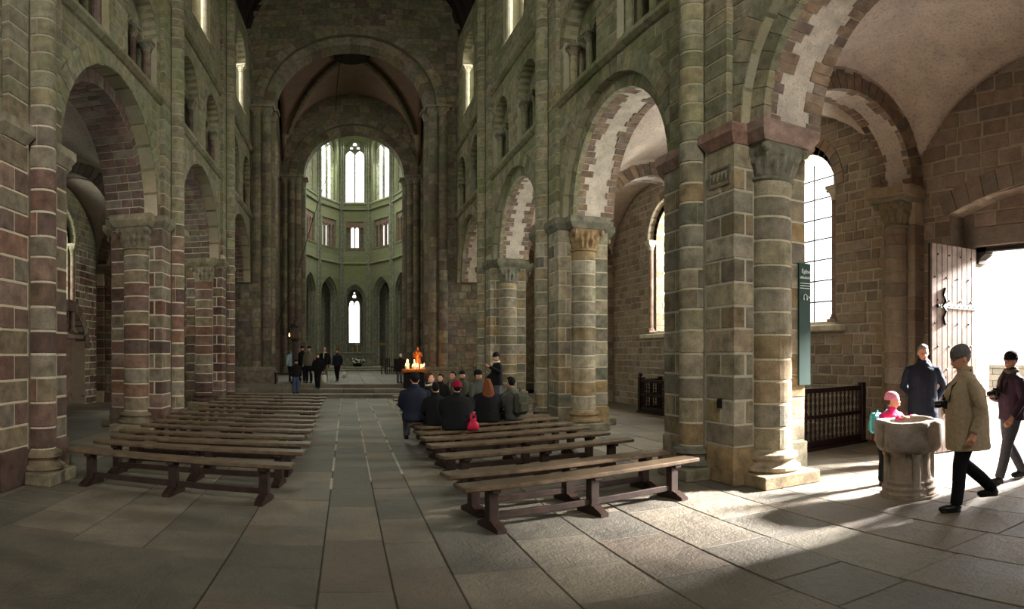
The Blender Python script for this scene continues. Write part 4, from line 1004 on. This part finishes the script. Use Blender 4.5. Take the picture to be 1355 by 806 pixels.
# altar on its steps
for i, (x0, x1, y0, z1) in enumerate(((-1.9, 3.6, 45.6, .58), (-1.3, 3.0, 46.6, .72))):
    o = M().box(x0, x1, y0, 52.5-i, .44, z1, .02).build('trim_%d' % (30+i), MAT['choir_grey']); tag(o, ('lower' if i == 0 else 'upper')+' stone step of the altar platform in the choir', 'step', kind='structure')
al = empty('altar', (.75, 49.2, .72), 0, 'pale stone block altar at the centre of the choir', 'altar')
local(M()).box(-1.35, 1.35, -.4, .4, 0, .14, .02).build('base', MAT['choir_grey'], al); local(M()).box(-1.25, 1.25, -.34, .34, .14, .98, .02).build('block', MAT['choir_grey'], al); local(M()).box(-1.4, 1.4, -.45, .45, .98, 1.12, .02).build('table_slab', MAT['choir_grey'], al)
MAT['leaf'] = plain('dark_green_leaves', (52, 70, 44), nz=20); MAT['petal'] = plain('white_flowers', (236, 236, 224), nz=10, bmp=0)
fl = empty('flower_arrangement', (.85, 48.3, .72), 0, 'wide arrangement of white flowers and greenery in front of the altar', 'flowers')
local(M()).drum(0, 0, .3, 0, .22, n=14, r2=.36).build('planter', MAT['iron'], fl)
for i in range(46):
    a = random.uniform(0, 2*PI); q = random.uniform(.05, .55); z = .25+random.uniform(0, .45)*(1-q*.8)
    local(M()).ball((q*math.cos(a), q*.6*math.sin(a), z), (.09, .07, .05), 6, 4).build('leaf', MAT['leaf'], fl) if i % 2 else local(M()).ball((q*math.cos(a), q*.6*math.sin(a)-.05, z+.04), .055, 6, 5).build('flower', MAT['petal'], fl)
cr_ = empty('altar_cross', (.85, 49.2, 1.84), 0, 'slim gilt cross with candlesticks standing on the altar', 'cross')
GM = plain('old_gilt', (190, 170, 90), rough=.4, metal=.5)
local(M()).box(-.02, .02, -.02, .02, 0, .95).build('shaft', GM, cr_); local(M()).box(-.2, .2, -.02, .02, .6, .64).build('arm', GM, cr_); local(M()).drum(0, 0, .14, 0, .05, n=12).build('foot', GM, cr_)
for x in (-.35, .35): local(M()).drum(x, 0, .03, 0, .4, n=8).build('candlestick', GM, cr_)
nb = empty('notice_panel', (2.55, 45.3, .45), 0, 'small tan lettered panel on a post at the right of the choir', 'sign')
local(M()).box(-.35, .35, -.02, .02, 1.85, 2.06).build('panel', plain('tan_panel', (150, 130, 92)), nb); local(M()).box(-.02, .02, .02, .06, 0, 1.9).build('post', MAT['iron'], nb)
def chair():
    r = empty('chair'); w = MAT['rail']
    local(M()).box(-.2, .2, -.2, .2, .43, .47).build('seat', w, r)
    for x in (-.18, .18):
        local(M()).box(x-.02, x+.02, .16, .2, 0, .43).build('leg', w, r); local(M()).box(x-.02, x+.02, -.2, -.16, 0, .98).build('leg', w, r)
    for z in (.62, .76, .9): local(M()).box(-.18, .18, -.2, -.17, z, z+.06).build('slat', w, r)
    return r
p = None
for i, (x, y) in enumerate(((2.35, 38.9), (2.95, 38.6), (2.5, 40.4), (3.1, 40.2))):
    o = chair() if p is None else copy_tree(p); p = p or o; o.location = (x, y, .45); o.rotation_euler = (0, 0, PI*.5+.3*i)
    o['label'] = 'dark slat-back chair at the right edge of the choir, '+['front left of four', 'front right of four', 'rear left of four', 'rear right of four'][i]; o['category'] = 'chair'; o['group'] = 'dark chairs at the right edge of the choir'

# small carved panel set in the corner of the nearest pillar, and a dark stub coloured for the shade of the putlog hole below
pp = bpy.data.objects['pillar']
frp = Fr((XR+.05, PY[1], 0), (0, 1, 0), (1, 0, 0))
m = M(frp); m.box(-.86, -.36, -.016, .01, 4.02, 4.06, .004); m.box(-.86, -.36, -.016, .01, 4.26, 4.30, .004); m.box(-.86, -.82, -.016, .01, 4.06, 4.26, .004); m.box(-.40, -.36, -.016, .01, 4.06, 4.26, .004)
for q in range(4): m.ball((-.755+q*.1, -.006, 4.16), (.035, .02, .07), 8, 6)
m.build('carved_panel', MAT['capital'], pp)
m = M(frp); m.drum(-.62, -.004, .045, 1.02, 1.14, PI, 2*PI, 10); m.build('putlog_hole_dark', MAT['iron'], pp)
# ------------------------------------------------------------------ people
def cloth(name, c, rough=.9, nz=30, mott=.12): return plain(name, c, rough=rough, nz=nz, mott=mott, bmp=.25, spec=.15)
SKIN = plain('skin', (206, 150, 124), rough=.55, nz=8, mott=.06, bmp=0); 
SKIN.node_tree.nodes['Principled BSDF'].inputs['Subsurface Weight'].default_value = .12
CL = dict(black=cloth('black_wool', (24, 24, 26)), navy=cloth('navy_nylon', (26, 32, 46), .6), beige=cloth('beige_parka', (168, 148, 120), .75), plum=cloth('plum_quilted_nylon', (58, 40, 54), .6), grey=cloth('grey_wool', (96, 94, 92)),
          greycoat=cloth('grey_green_coat', (72, 72, 66)), jeans=cloth('blue_denim', (64, 78, 104)), dark=cloth('dark_trousers', (22, 22, 25)), greytr=cloth('grey_trousers', (78, 78, 84)), pink=cloth('magenta_jacket', (206, 40, 100), .6), pinkhat=cloth('pink_knit', (224, 140, 160)),
          magenta=cloth('magenta_knit', (138, 22, 52)), olive=cloth('olive_jacket', (66, 66, 54)), lightblue=cloth('pale_blue_jacket', (150, 176, 186), .6), cream=cloth('cream_wool', (200, 190, 160)), teal=cloth('turquoise_nylon', (96, 178, 178)), hood=cloth('grey_brown_wool', (104, 96, 82)), red=cloth('red_leather', (190, 30, 62), .45), bag=cloth('white_plastic_bag', (216, 214, 206), .4))
HAIR = dict(brown=cloth('brown_hair', (70, 50, 36)), dark=cloth('dark_hair', (26, 22, 20)), grey=cloth('grey_hair', (132, 124, 116)), auburn=cloth('auburn_hair', (112, 66, 40)), white=cloth('white_hair', (190, 186, 178)))
EYEW = plain('eye_dark', (26, 20, 18), rough=.2, bmp=0); LIP = plain('lips', (168, 96, 88), bmp=0, mott=.03); SHOE = plain('black_leather', (20, 18, 18), rough=.4, bmp=.1)
GLS = plain('black_plastic', (18, 18, 20), rough=.35, bmp=0)

def loft(m, rings, n=18):
    """closed skin through rings (centre, rx, ry) lying flat"""
    b = []
    for c, rx, ry in rings: b += [(c[0]+rx*math.cos(2*PI*i/n), c[1]+ry*math.sin(2*PI*i/n), c[2]) for i in range(n)]
    k = len(rings); fs = [(j*n+i, j*n+(i+1) % n, (j+1)*n+(i+1) % n, (j+1)*n+i) for j in range(k-1) for i in range(n)]
    fs += [tuple(range(n))[::-1], tuple((k-1)*n+i for i in range(n))]
    m.add(b, fs)
def fuse(o, vox, smooth=2):
    r = o.modifiers.new('fuse', 'REMESH'); r.mode = 'VOXEL'; r.voxel_size = vox; r.use_smooth_shade = True
    if smooth: s = o.modifiers.new('soft', 'SMOOTH'); s.iterations = smooth; s.factor = .6
    return o
def hand(m, w, d, nrm, side, k=1.0, curl=.5):
    """palm, four unequal bent fingers and a thumb leaving the side of the palm"""
    w, d, nrm = Vector(w), Vector(d).normalized(), Vector(nrm); nrm = (nrm-d*nrm.dot(d)).normalized(); s = d.cross(nrm)*side
    R = .0085*k
    m.tube([w-d*.02*k, w+d*.03*k, w+d*.075*k], [.024*k, .027*k, .026*k], 8)
    for j in (-1, 1): m.tube([w+d*.015*k+s*.014*j*k, w+d*.08*k+s*.024*j*k], [.017*k, .014*k], 7)
    for j, (o, L) in enumerate(((.034, .072), (.0115, .08), (-.0115, .075), (-.034, .058))):
        b = w+d*.082*k+s*o*k; a1 = b+(d*math.cos(curl*.5)+nrm*math.sin(curl*.5))*L*.45*k; a2 = a1+(d*math.cos(curl*1.3)+nrm*math.sin(curl*1.3))*L*.32*k; a3 = a2+(d*math.cos(curl*2)+nrm*math.sin(curl*2))*L*.25*k
        m.tube([b-d*.02*k, b, a1, a2, a3], [R*1.15, R*1.12, R, R*.92, R*.75], 6)
    t = w+d*.025*k+s*.026*k; m.tube([t-s*.012*k, t+(s*.6+d*.8)*.028*k, t+(s*.5+d*.9+nrm*.4)*.055*k, t+(s*.35+d+nrm*.6)*.075*k], [R*1.5, R*1.4, R*1.1, R*.8], 6)

def person(label, loc, rz, H=1.72, pose='stand', coat='black', coatlen=.82, legs='dark', hat=None, hair='dark', longhair=False, vox=.02, lean=0.0, arms=None, feet=None, head=(0, 0), sidelean=0.0, wide=1.0, collar=None, scarf=None, near=False, deep=1.0, headk=1.0, hood=None, group=None, child=False):
    K = H/1.72; r = empty('person', loc, rz, label, 'person', group)
    r.scale = (K, K, K); sit = pose == 'sit'; D = -.42 if sit else 0
    def Lx(p):
        x, y, z = p; q = max(0, z-.92); return (x+sidelean*q, y+lean*q, z+D-abs(lean)*.25*q)
    def T(m, pts, rad, n=9, up=True): m.tube([Lx(p) if up else p for p in pts], rad, n)
    if arms is None: arms = [((-.27, -.03, 1.13), (-.27, .07, .88), (0, .2, -1)), ((.27, -.03, 1.13), (.27, .07, .88), (0, .2, -1))]
    if sit: hips = [(-.09, .02, .52), (.09, .02, .52)]; ft_ = feet or [((-.12, .44, .52), (-.12, .42, .09)), ((.12, .44, .52), (.12, .40, .09))]
    else: hips = [(-.085, 0, .92), (.085, 0, .92)]; ft_ = feet or [((-.10, .02, .49), (-.10, -.02, .08)), ((.10, .03, .49), (.11, .0, .08))]
    hz, hp = head; ca, sa = math.cos(hz), math.sin(hz); cp, sp = math.cos(hp), math.sin(hp); NK = Vector(Lx((0, .0, 1.52)))
    def Hd(p):
        x, y, z = p[0], p[1], p[2]-1.52; y, z = y*cp-z*sp, y*sp+z*cp; x, y = x*ca-y*sa, x*sa+y*ca; return (NK.x+x, NK.y+y, NK.z+z)
    def Hd0(p):
        return Hd((p[0]*headk, p[1]*headk, 1.52+(p[2]-1.52)*headk))
    def hball(m, c, rr, n=12, k=9):
        q = M(); q.ball(c, rr, n, k); m.add([Hd0(v) for v in q.v], q.f)
    # body: one continuous skin surface from head to feet
    m = local(M())
    hball(m, (0, .005, 1.635), (.074, .094, .105)); hball(m, (0, .035, 1.572), (.052, .055, .052)); hball(m, (0, .075, 1.60), (.045, .03, .05))
    m.tube([Hd0((0, .085, 1.645)), Hd0((0, .110, 1.610)), Hd0((0, .114, 1.602))], [.009, .014, .012], 7)
    for sx in (-1, 1): hball(m, (sx*.078, -.005, 1.615), (.010, .022, .032), 7, 6); hball(m, (sx*.032, .082, 1.652), (.022, .012, .008), 6, 5)
    hball(m, (0, .092, 1.568), (.026, .012, .011), 7, 5)
    m.tube([Lx((0, -.02, 1.42)), Lx((0, -.01, 1.5)), Hd((0, .0, 1.58))], [.065, .052, .052], 10)
    rings = [(Lx((0, 0, z)), a*wide, b) for z, a, b in ((.88, .14, .1), (1.0, .145, .10), (1.15, .14, .1), (1.3, .16, .11), (1.40, .15, .09), (1.46, .07, .06))]
    loft(m, rings)
    for i in (0, 1):
        sx = -1 if i == 0 else 1; el, wr, hd = arms[i]
        T(m, [(sx*.13*wide, 0, 1.40), (sx*.18*wide, 0, 1.37), el, wr], [.05, .05, .038, .027], 9)
        e, w = Vector(Lx(el)), Vector(Lx(wr)); d = (w-e).normalized()
        if near: hand(m, w, d+Vector(hd)*.0+Vector((0, 0, 0)), (-sx*1.0, .15, 0) if abs(d.z) > .6 else (0, 0, -1), 1, 1.1, .55)
        else: m.tube([w, w+d*.06, w+d*.13], [.03, .034, .02], 7)
        kn, an = ft_[i]; m.tube([hips[i], kn, an], [.085, .055, .04], 9); m.tube([an, (an[0], an[1]+.02, an[2]-.04), (an[0], an[1]+.12, an[2]-.06)], [.035, .035, .03], 7)
    fuse(m.build('body', SKIN, r), .0075 if near else vox, 1 if near else 2)
    if near or vox <= .02:
        for sx in (-1, 1):
            e = local(M()); hball(e, (sx*.031, .091, 1.635), (.012, .008, .007), 7, 5); e.build('eye', EYEW, r)
        e = local(M()); hball(e, (0, .103, 1.566), (.021, .008, .007), 8, 5); e.build('lips', LIP, r)
    # trousers and shoes
    m = local(M())
    for i in (0, 1):
        kn, an = ft_[i]; m.tube([hips[i], ((hips[i][0]+kn[0])/2, (hips[i][1]+kn[1])/2, (hips[i][2]+kn[2])/2), kn, ((kn[0]+an[0])/2, (kn[1]+an[1])/2-.01, (kn[2]+an[2])/2), (an[0], an[1], an[2]+.0)], [.108, .10, .078, .072, .066], 12)
    m.ball((0, 0, hips[0][2]), (.175*wide, .13, .12), 14, 9)
    fuse(m.build('trousers', CL[legs], r), vox*.8)
    for i in (0, 1):
        kn, an = ft_[i]; sh = local(M()); sh.ball((an[0], an[1]+.065, an[2]-.035), (.05, .135, .042), 12, 8); sh.ball((an[0], an[1]-.0, an[2]-.01), (.045, .05, .055), 10, 7); sh.box(an[0]-.045, an[0]+.045, an[1]-.05, an[1]+.17, an[2]-.08, an[2]-.055, .01)
        fuse(sh.build('shoe', SHOE, r), .012, 1)
    # coat
    m = local(M()); w = wide; c0 = .90 if sit else coatlen
    rr = [(Lx((0, -.01, c0)), .215*w, .165*deep), (Lx((0, -.005, max(c0+.02, .98))), .205*w, .16*deep), (Lx((0, 0, 1.12)), .20*w, .16*deep), (Lx((0, 0, 1.28)), .212*w, .15*deep), (Lx((0, -.005, 1.38)), .205*w, .13), (Lx((0, -.01, 1.44)), .14*w, .10), (Lx((0, -.01, 1.50)), .075, .075)]
    loft(m, rr, 20)
    if sit: loft(m, [((0, -.02, .42), .21*w, .17), ((0, -.01, .5), .22*w, .17), ((0, 0, .62), .2*w, .155)], 18)
    for i in (0, 1):
        sx = -1 if i == 0 else 1; el, wr, hd = arms[i]
        mid = tuple((a+b)/2 for a, b in zip(el, wr))
        T(m, [(sx*.13*w, 0, 1.39), (sx*.195*w, 0, 1.375), tuple((a+b)/2 for a, b in zip((sx*.215*w, 0, 1.34), el)), el, mid, wr], [.06, .066, .064, .060, .055, .048], 11)
    co = fuse(m.build('coat', CL[coat], r), vox*.8 if not near else .012, 2)
    if near:
        tx = bpy.data.textures.get('folds') or bpy.data.textures.new('folds', 'CLOUDS'); tx.noise_scale = .12
        dp = co.modifiers.new('folds', 'DISPLACE'); dp.texture = tx; dp.strength = .022; dp.mid_level = .5
    m = local(M()); loft(m, [(Lx((0, -.012, 1.45)), .085, .085), (Lx((0, -.012, 1.50)), .082, .085), (Lx((0, -.015, 1.545)), .078, .08)], 14); m.build('collar', CL[collar or coat], r, smooth=True)
    if scarf: m = local(M()); m.tube([Lx((.08*math.cos(a), .08*math.sin(a), 1.49+.01*math.sin(2*a))) for a in [2*PI*i/12 for i in range(13)]], .03, 7); m.tube([Lx((.03, .09, 1.48)), Lx((.04, .165, 1.36)), Lx((.05, .175, 1.18))], [.03, .03, .028], 7); m.build('scarf', CL[scarf], r, smooth=True)
    # hair, hat, hood
    if hair:
        m = local(M()); hball(m, (0, -.030, 1.655), (.083, .086, .100)); hball(m, (0, .012, 1.715), (.066, .074, .042))
        if longhair:
            q = M(); loft(q, [((0, -.04, 1.66), .085, .08), ((0, -.07, 1.55), .11, .07), ((0, -.09, 1.44), .135, .06), ((0, -.11, 1.32), .12, .05), ((0, -.12, 1.26), .06, .03)], 14); m.add([Hd0(v) for v in q.v], q.f)
        ho = fuse(m.build('hair', HAIR[hair], r), .012 if vox <= .02 else .02, 1)
        if vox <= .02:
            tx = bpy.data.textures.get('locks') or bpy.data.textures.new('locks', 'CLOUDS'); tx.noise_scale = .025; tx.noise_depth = 3
            dp = ho.modifiers.new('locks', 'DISPLACE'); dp.texture = tx; dp.strength = .022; dp.mid_level = .5
    if hat:
        m = local(M()); q = M(); loft(q, [((0, -.012, 1.655), .088, .106), ((0, -.012, 1.69), .090, .107), ((0, -.014, 1.72), .084, .10), ((0, -.016, 1.745), .066, .08), ((0, -.018, 1.763), .036, .044), ((0, -.018, 1.768), .008, .01)], 18); m.add([Hd0(v) for v in q.v], q.f); m.build('hat', CL[hat], r, smooth=True)
        m = local(M()); q = M(); loft(q, [((0, -.012, 1.645), .089, .107), ((0, -.012, 1.65), .094, .112), ((0, -.012, 1.675), .094, .112), ((0, -.012, 1.68), .089, .107)], 18); m.add([Hd0(v) for v in q.v], q.f); m.build('hat_brim', CL[hat], r, smooth=True)
    if hood: m = local(M()); loft(m, [(Lx((0, -.10, 1.36)), .10, .04), (Lx((0, -.13, 1.42)), .13, .06), (Lx((0, -.10, 1.48)), .11, .07), (Lx((0, -.06, 1.52)), .09, .06)], 14); m.build('hood', CL[hood], r, smooth=True)
    r['_k'] = K; del r['_k']
    return r
def kit_camera(label, p, pos, chest):
    """camera hanging on a neck strap, held against the chest of P"""
    mw = Matrix.Translation(p.location) @ Matrix.Rotation(p.rotation_euler.z, 4, 'Z') @ Matrix.Scale(p.scale.x, 4)
    o = mw @ Vector(pos); r = empty('camera_on_strap', o, p.rotation_euler.z, label, 'camera')
    local(M()).box(-.07, .07, -.035, .035, -.05, .045, .012).build('camera_body', GLS, r); local(M()).box(-.03, .03, -.03, .03, .04, .075, .008).build('prism_hump', GLS, r)
    q = local(M(Fr((0, .03, -.005), (1, 0, 0), (0, 0, 1)))); 
    l = local(M()); vs = []; prof = [(.036, .03), (.04, .06), (.036, .10), (.032, .12)]; n = 14
    l.add([(a*math.cos(2*PI*i/n), y, -.005+a*math.sin(2*PI*i/n)) for a, y in prof for i in range(n)], [(k*n+i, (k+1)*n+i, (k+1)*n+(i+1) % n, k*n+(i+1) % n) for k in range(3) for i in range(n)]+[tuple(3*n+i for i in range(n))[::-1]]); l.build('lens', GLS, r)
    inv = Matrix.Rotation(-p.rotation_euler.z, 4, 'Z')
    for sx in (-1, 1):
        pts = [(sx*.07, 0, .03)]+[tuple(inv @ ((mw @ Vector(c_))-o)) for c_ in [(sx*.10, chest[1]+.01, chest[2]-.12), (sx*.085, chest[1]-.03, chest[2]+.03), (sx*.07, -.02, 1.50)]]
        local(M()).tube(pts, .009, 5).build('strap', GLS, r)
    return r
def ang(dx, dy): return math.atan2(dy, dx)-PI/2
# near the door
NG = None
person('tall man in a long navy coat, hands behind his back, before the door leaf', (8.03, 6.20, 0), ang(-.75, -.45), 1.86, coat='navy', coatlen=.62, legs='jeans', hair='grey', vox=.018, near=True, hood='navy', wide=1.08, head=(.35, -.22),
       arms=[((-.30, -.10, 1.12), (-.16, -.21, .90), (1, 0, 0)), ((.30, -.10, 1.12), (.16, -.22, .93), (-1, 0, 0))])
bm = person('stout man in a beige parka and grey beret walking past the font', (5.80, 3.86, 0), ang(-.80, .58), 1.80, coat='beige', coatlen=.66, legs='dark', hat='grey', hair='grey', vox=.018, near=True, wide=1.14, deep=1.45, head=(.1, -.35), lean=.06, headk=1.06, collar='beige',
       arms=[((-.32, -.06, 1.12), (-.30, .04, .86), (0, 0, -1)), ((.31, -.10, 1.12), (.30, -.02, .86), (0, 0, -1))],
       feet=[((-.10, .12, .50), (-.10, .16, .08)), ((.10, .02, .50), (.10, -.34, .17))])
wm = person('woman in plum jacket and dark knit hat with camera, stepping in at the doorway', (7.45, 4.24, 0), ang(-.95, .45), 1.74, coat='plum', coatlen=.84, legs='greytr', hat='black', hair='brown', vox=.018, near=True, head=(.3, -.1), scarf='hood',
       arms=[((-.28, .0, 1.12), (-.26, .16, .90), (0, 0, -1)), ((.27, .04, 1.10), (.08, .25, 1.16), (-1, 0, 0))],
       feet=[((-.10, .14, .50), (-.10, .26, .08)), ((.10, -.02, .50), (.10, -.26, .09))])
kit_camera('black camera hanging at the chest of the beige-coated man', bm, (.02, .245, 1.14), (0, .225, 1.3))
kit_camera('black camera held in front of the plum jacket', wm, (.02, .24, 1.20), (0, .17, 1.3))
ch = person('small child in a magenta jacket and pink knit cap leaning over the font rim', (6.27, 5.46, 0), ang(-.3, -.7)+.35, 1.20, coat='pink', coatlen=.86, legs='dark', hat='pinkhat', hair='brown', vox=.018, near=True, head=(.6, .0), lean=.30, headk=1.3, wide=1.2,
       arms=[((-.27, .14, 1.26), (-.20, .36, 1.36), (0, 1, 0)), ((.26, .16, 1.26), (.14, .38, 1.36), (0, 1, 0))])
mw = Matrix.Translation(ch.location) @ Matrix.Rotation(ch.rotation_euler.z, 4, 'Z') @ Matrix.Scale(ch.scale.x, 4)
def pack(label, p, mat, k=1.0, z=1.24, D=0):
    mw = Matrix.Translation(p.location) @ Matrix.Rotation(p.rotation_euler.z, 4, 'Z'); s = p.scale.x; o = mw @ Vector((0, -.24*s, (z+D)*s)); r = empty('backpack', o, p.rotation_euler.z, label, 'backpack')
    m = local(M()); m.box(-.14*k, .14*k, -.09*k, .07*k, -.2*k, .18*k, .05*k); m.build('pack_body', mat, r); local(M()).box(-.1*k, .1*k, -.14*k, -.08*k, -.16*k, .02*k, .025*k).build('front_pocket', mat, r)
    for sx in (-1, 1): local(M()).tube([(sx*.1*k, .05*k, .15*k), (sx*.12*k, .2*k*s, .24*k), (sx*.13*k, .34*k*s, .08*k), (sx*.12*k, .2*k*s, -.12*k), (sx*.1*k, .06*k, -.16*k)], .013*k, 6).build('shoulder_strap', mat, r)
pack('small turquoise backpack on the child at the font', ch, CL['teal'], .72, 1.18)
# visitors sitting on the right-hand benches
SG = 'visitors sitting on the right benches'
def seat(px, py, label, face, H=1.66, **kw):
    p = floor_pt(px, py, .475); kw.setdefault('vox', .02)
    return person(label, (p.x, p.y, .475-.42*H/1.72), face, H, 'sit', group=SG, **kw)
sit_arms = [((-.27, .06, 1.14), (-.14, .30, 1.02), (0, 1, 0)), ((.27, .06, 1.14), (.14, .30, 1.02), (0, 1, 0))]
def seat(row, px, label, face, H=1.66, **kw):
    c, d, o = benchspots[('right', row)]; u = d.normalized(); a = (px-CX)/FPX      # the point of that bench seen in direction a
    t = (math.tan(a)*c.y-c.x)/(u.x-math.tan(a)*u.y); p = c+u*t; kw.setdefault('vox', .02)
    return person(label, (p.x, p.y, .475-.41*H/1.72), face, H, 'sit', group=SG, **kw)
seat(7, 549, 'broad-backed person in a navy coat and dark cap at the aisle end of the bench', 0.0, 1.70, coat='navy', hat='black', hair='dark', wide=1.15, arms=sit_arms, legs='greytr')
seat(8, 569, 'brown-haired person with cream scarf turned right beside the navy coat', -1.75, 1.64, coat='black', hair='brown', scarf='cream', arms=sit_arms, head=(0, .15))
seat(10, 582, 'black-hooded person with a pale face turned upward', PI-.2, 1.46, coat='black', hair='dark', arms=sit_arms, head=(-.3, .3), hood='black')
seat(10, 598, 'dark-haired woman in an olive jacket looking up towards the vault', PI-.3, 1.56, coat='olive', hair='dark', arms=sit_arms, head=(-.3, .35), scarf='hood')
seat(11, 612, 'person in a small dark cap facing the viewer behind the magenta hat', PI+.2, 1.52, coat='olive', hat='black', hair='dark', arms=sit_arms, head=(0, .1))
seat(5, 606, 'woman in a black coat and bright magenta knit hat seen from behind', .1, 1.54, coat='black', hat='magenta', hair='dark', wide=1.45, arms=sit_arms, lean=.12)
seat(6, 577, 'person all in black seated from behind, left of the magenta hat', .05, 1.44, coat='black', hair='dark', wide=1.05, arms=sit_arms, lean=.12)
seat(6, 646, 'woman with long auburn hair and a black coat seen from behind', 0, 1.53, coat='black', hair='auburn', longhair=True, wide=1.25, arms=sit_arms, lean=.12)
bk = seat(6, 680, 'dark-haired person in a grey-green coat with a backpack, bending slightly left', .35, 1.54, coat='greycoat', hair='dark', wide=1.0, arms=sit_arms, sidelean=-.14, collar='hood')
pack('olive and grey backpack worn on the back of the bending person', bk, CL['olive'], 1.05, 1.20, -.42)
seat(9, 633, 'person in a grey coat and black cap turned towards the standing man', -2.6, 1.66, coat='greycoat', hat='black', hair='dark', arms=sit_arms, head=(.2, 0))
p = floor_pt(657, 549)
person('man in black jacket and knit cap standing with raised arm behind the seated group', (p.x, p.y, 0), PI*.5+.3, 1.74, coat='black', legs='greytr', coatlen=.84, hat='black', hair='dark', head=(.2, -.2), arms=[((-.30, .08, 1.20), (-.18, .34, 1.36), (0, 1, 0)), ((.27, .0, 1.12), (.22, .2, 1.0), (0, 1, 0))], vox=.02, scarf='cream')
c, d, o = benchspots[('right', 5)]
hb = empty('handbag', floor_pt(626, 569, .475), .2, 'bright red-pink handbag on the bench edge beside the magenta hat', 'bag'); hb.scale = (.72, .72, .72)
m = local(M()); loft(m, [((0, 0, .005), .13, .07), ((0, 0, .05), .16, .085), ((0, 0, .15), .13, .07), ((0, 0, .23), .07, .04), ((0, 0, .26), .09, .05)], 14); m.build('bag_body', CL['red'], hb, smooth=True)
for y in (-.03, .03): local(M()).tube([(-.06, y, .24), (-.05, y, .36), (0, y, .42), (.05, y, .36), (.06, y, .24)], .01, 6).build('handle', CL['red'], hb)
# visitors on the crossing steps
FGp = 'visitors walking near the crossing steps'
def far(px, yt, yb, z, label, face, **kw):
    d = (EYE-z)/math.tan((yb-CY)/FPX); Hh = (yb-yt)/FPX*d; a = (px-CX)/FPX; kw.setdefault('vox', .025)
    return person(label, (d*math.sin(a), d*math.cos(a), z), face, Hh, group=FGp, **kw)
walk = [((-.10, .14, .50), (-.10, .20, .08)), ((.10, .0, .50), (.10, -.20, .10))]
far(386, 462, 505, .45, 'person in a pale blue jacket standing left of the dark statue', .5, coat='lightblue', legs='dark', hair='grey')
far(400, 459, 506, .45, 'man in a long black coat and cap right of the dark statue', PI, coat='black', coatlen=.6, hat='black', feet=walk)
far(409, 459, 507, .45, 'person in a grey-brown hooded jacket behind the black-coated man', PI*.9, coat='hood', hood='hood', hat='black')
far(391, 476, 521.5, .15, 'person in black jacket and blue jeans coming down at the step edge', PI+.5, coat='black', legs='jeans', coatlen=.86, hat='black', lean=.15)
far(420.5, 469, 514.5, .30, 'woman in black with a pale bag beside her on the steps', PI-.2, coat='black', legs='dark', hair='dark', longhair=True, feet=walk)
far(429.5, 460, 505.5, .45, 'bald man in an open dark coat with a pale scarf walking towards the viewer', PI, coat='black', legs='hood', coatlen=.66, hair=None, scarf='cream', feet=walk)
w7 = far(446.5, 463, 504, .45, 'dark-haired person in a dark jacket carrying a white bag, right of the group', PI-.4, coat='navy', legs='dark', hair='dark', coatlen=.78, feet=walk)
person('white-haired person in a bulky dark coat bent towards the candle stand', (2.30, 27.4, .45), -.6, 1.28, coat='black', legs='greytr', hair='white', wide=1.7, lean=.25, vox=.02, group=FGp, coatlen=.7)
for px, py, z, lab, k in ((455.5, 500, .46, 'white carrier bag held by the rightmost walker of the group', .8), (427, 510, .34, 'pale carrier bag held low beside the woman in black on the steps', 1.2)):
    d = (EYE-z)/math.tan((py-CY)/FPX); a = (px-CX)/FPX; b = empty('carrier_bag', (d*math.sin(a), d*math.cos(a), z), 0, lab, 'bag')
    m = local(M()); loft(m, [((0, 0, 0), .13*k, .05), ((0, 0, .2*k), .15*k, .07), ((.01, 0, .38*k), .12*k, .04)], 12); m.build('bag_body', CL['bag'], b, smooth=True)
    for y in (-.02, .02): local(M()).tube([(-.06*k, y, .36*k), (0, y, .5*k), (.06*k, y, .36*k)], .008, 5).build('handle', CL['bag'], b)
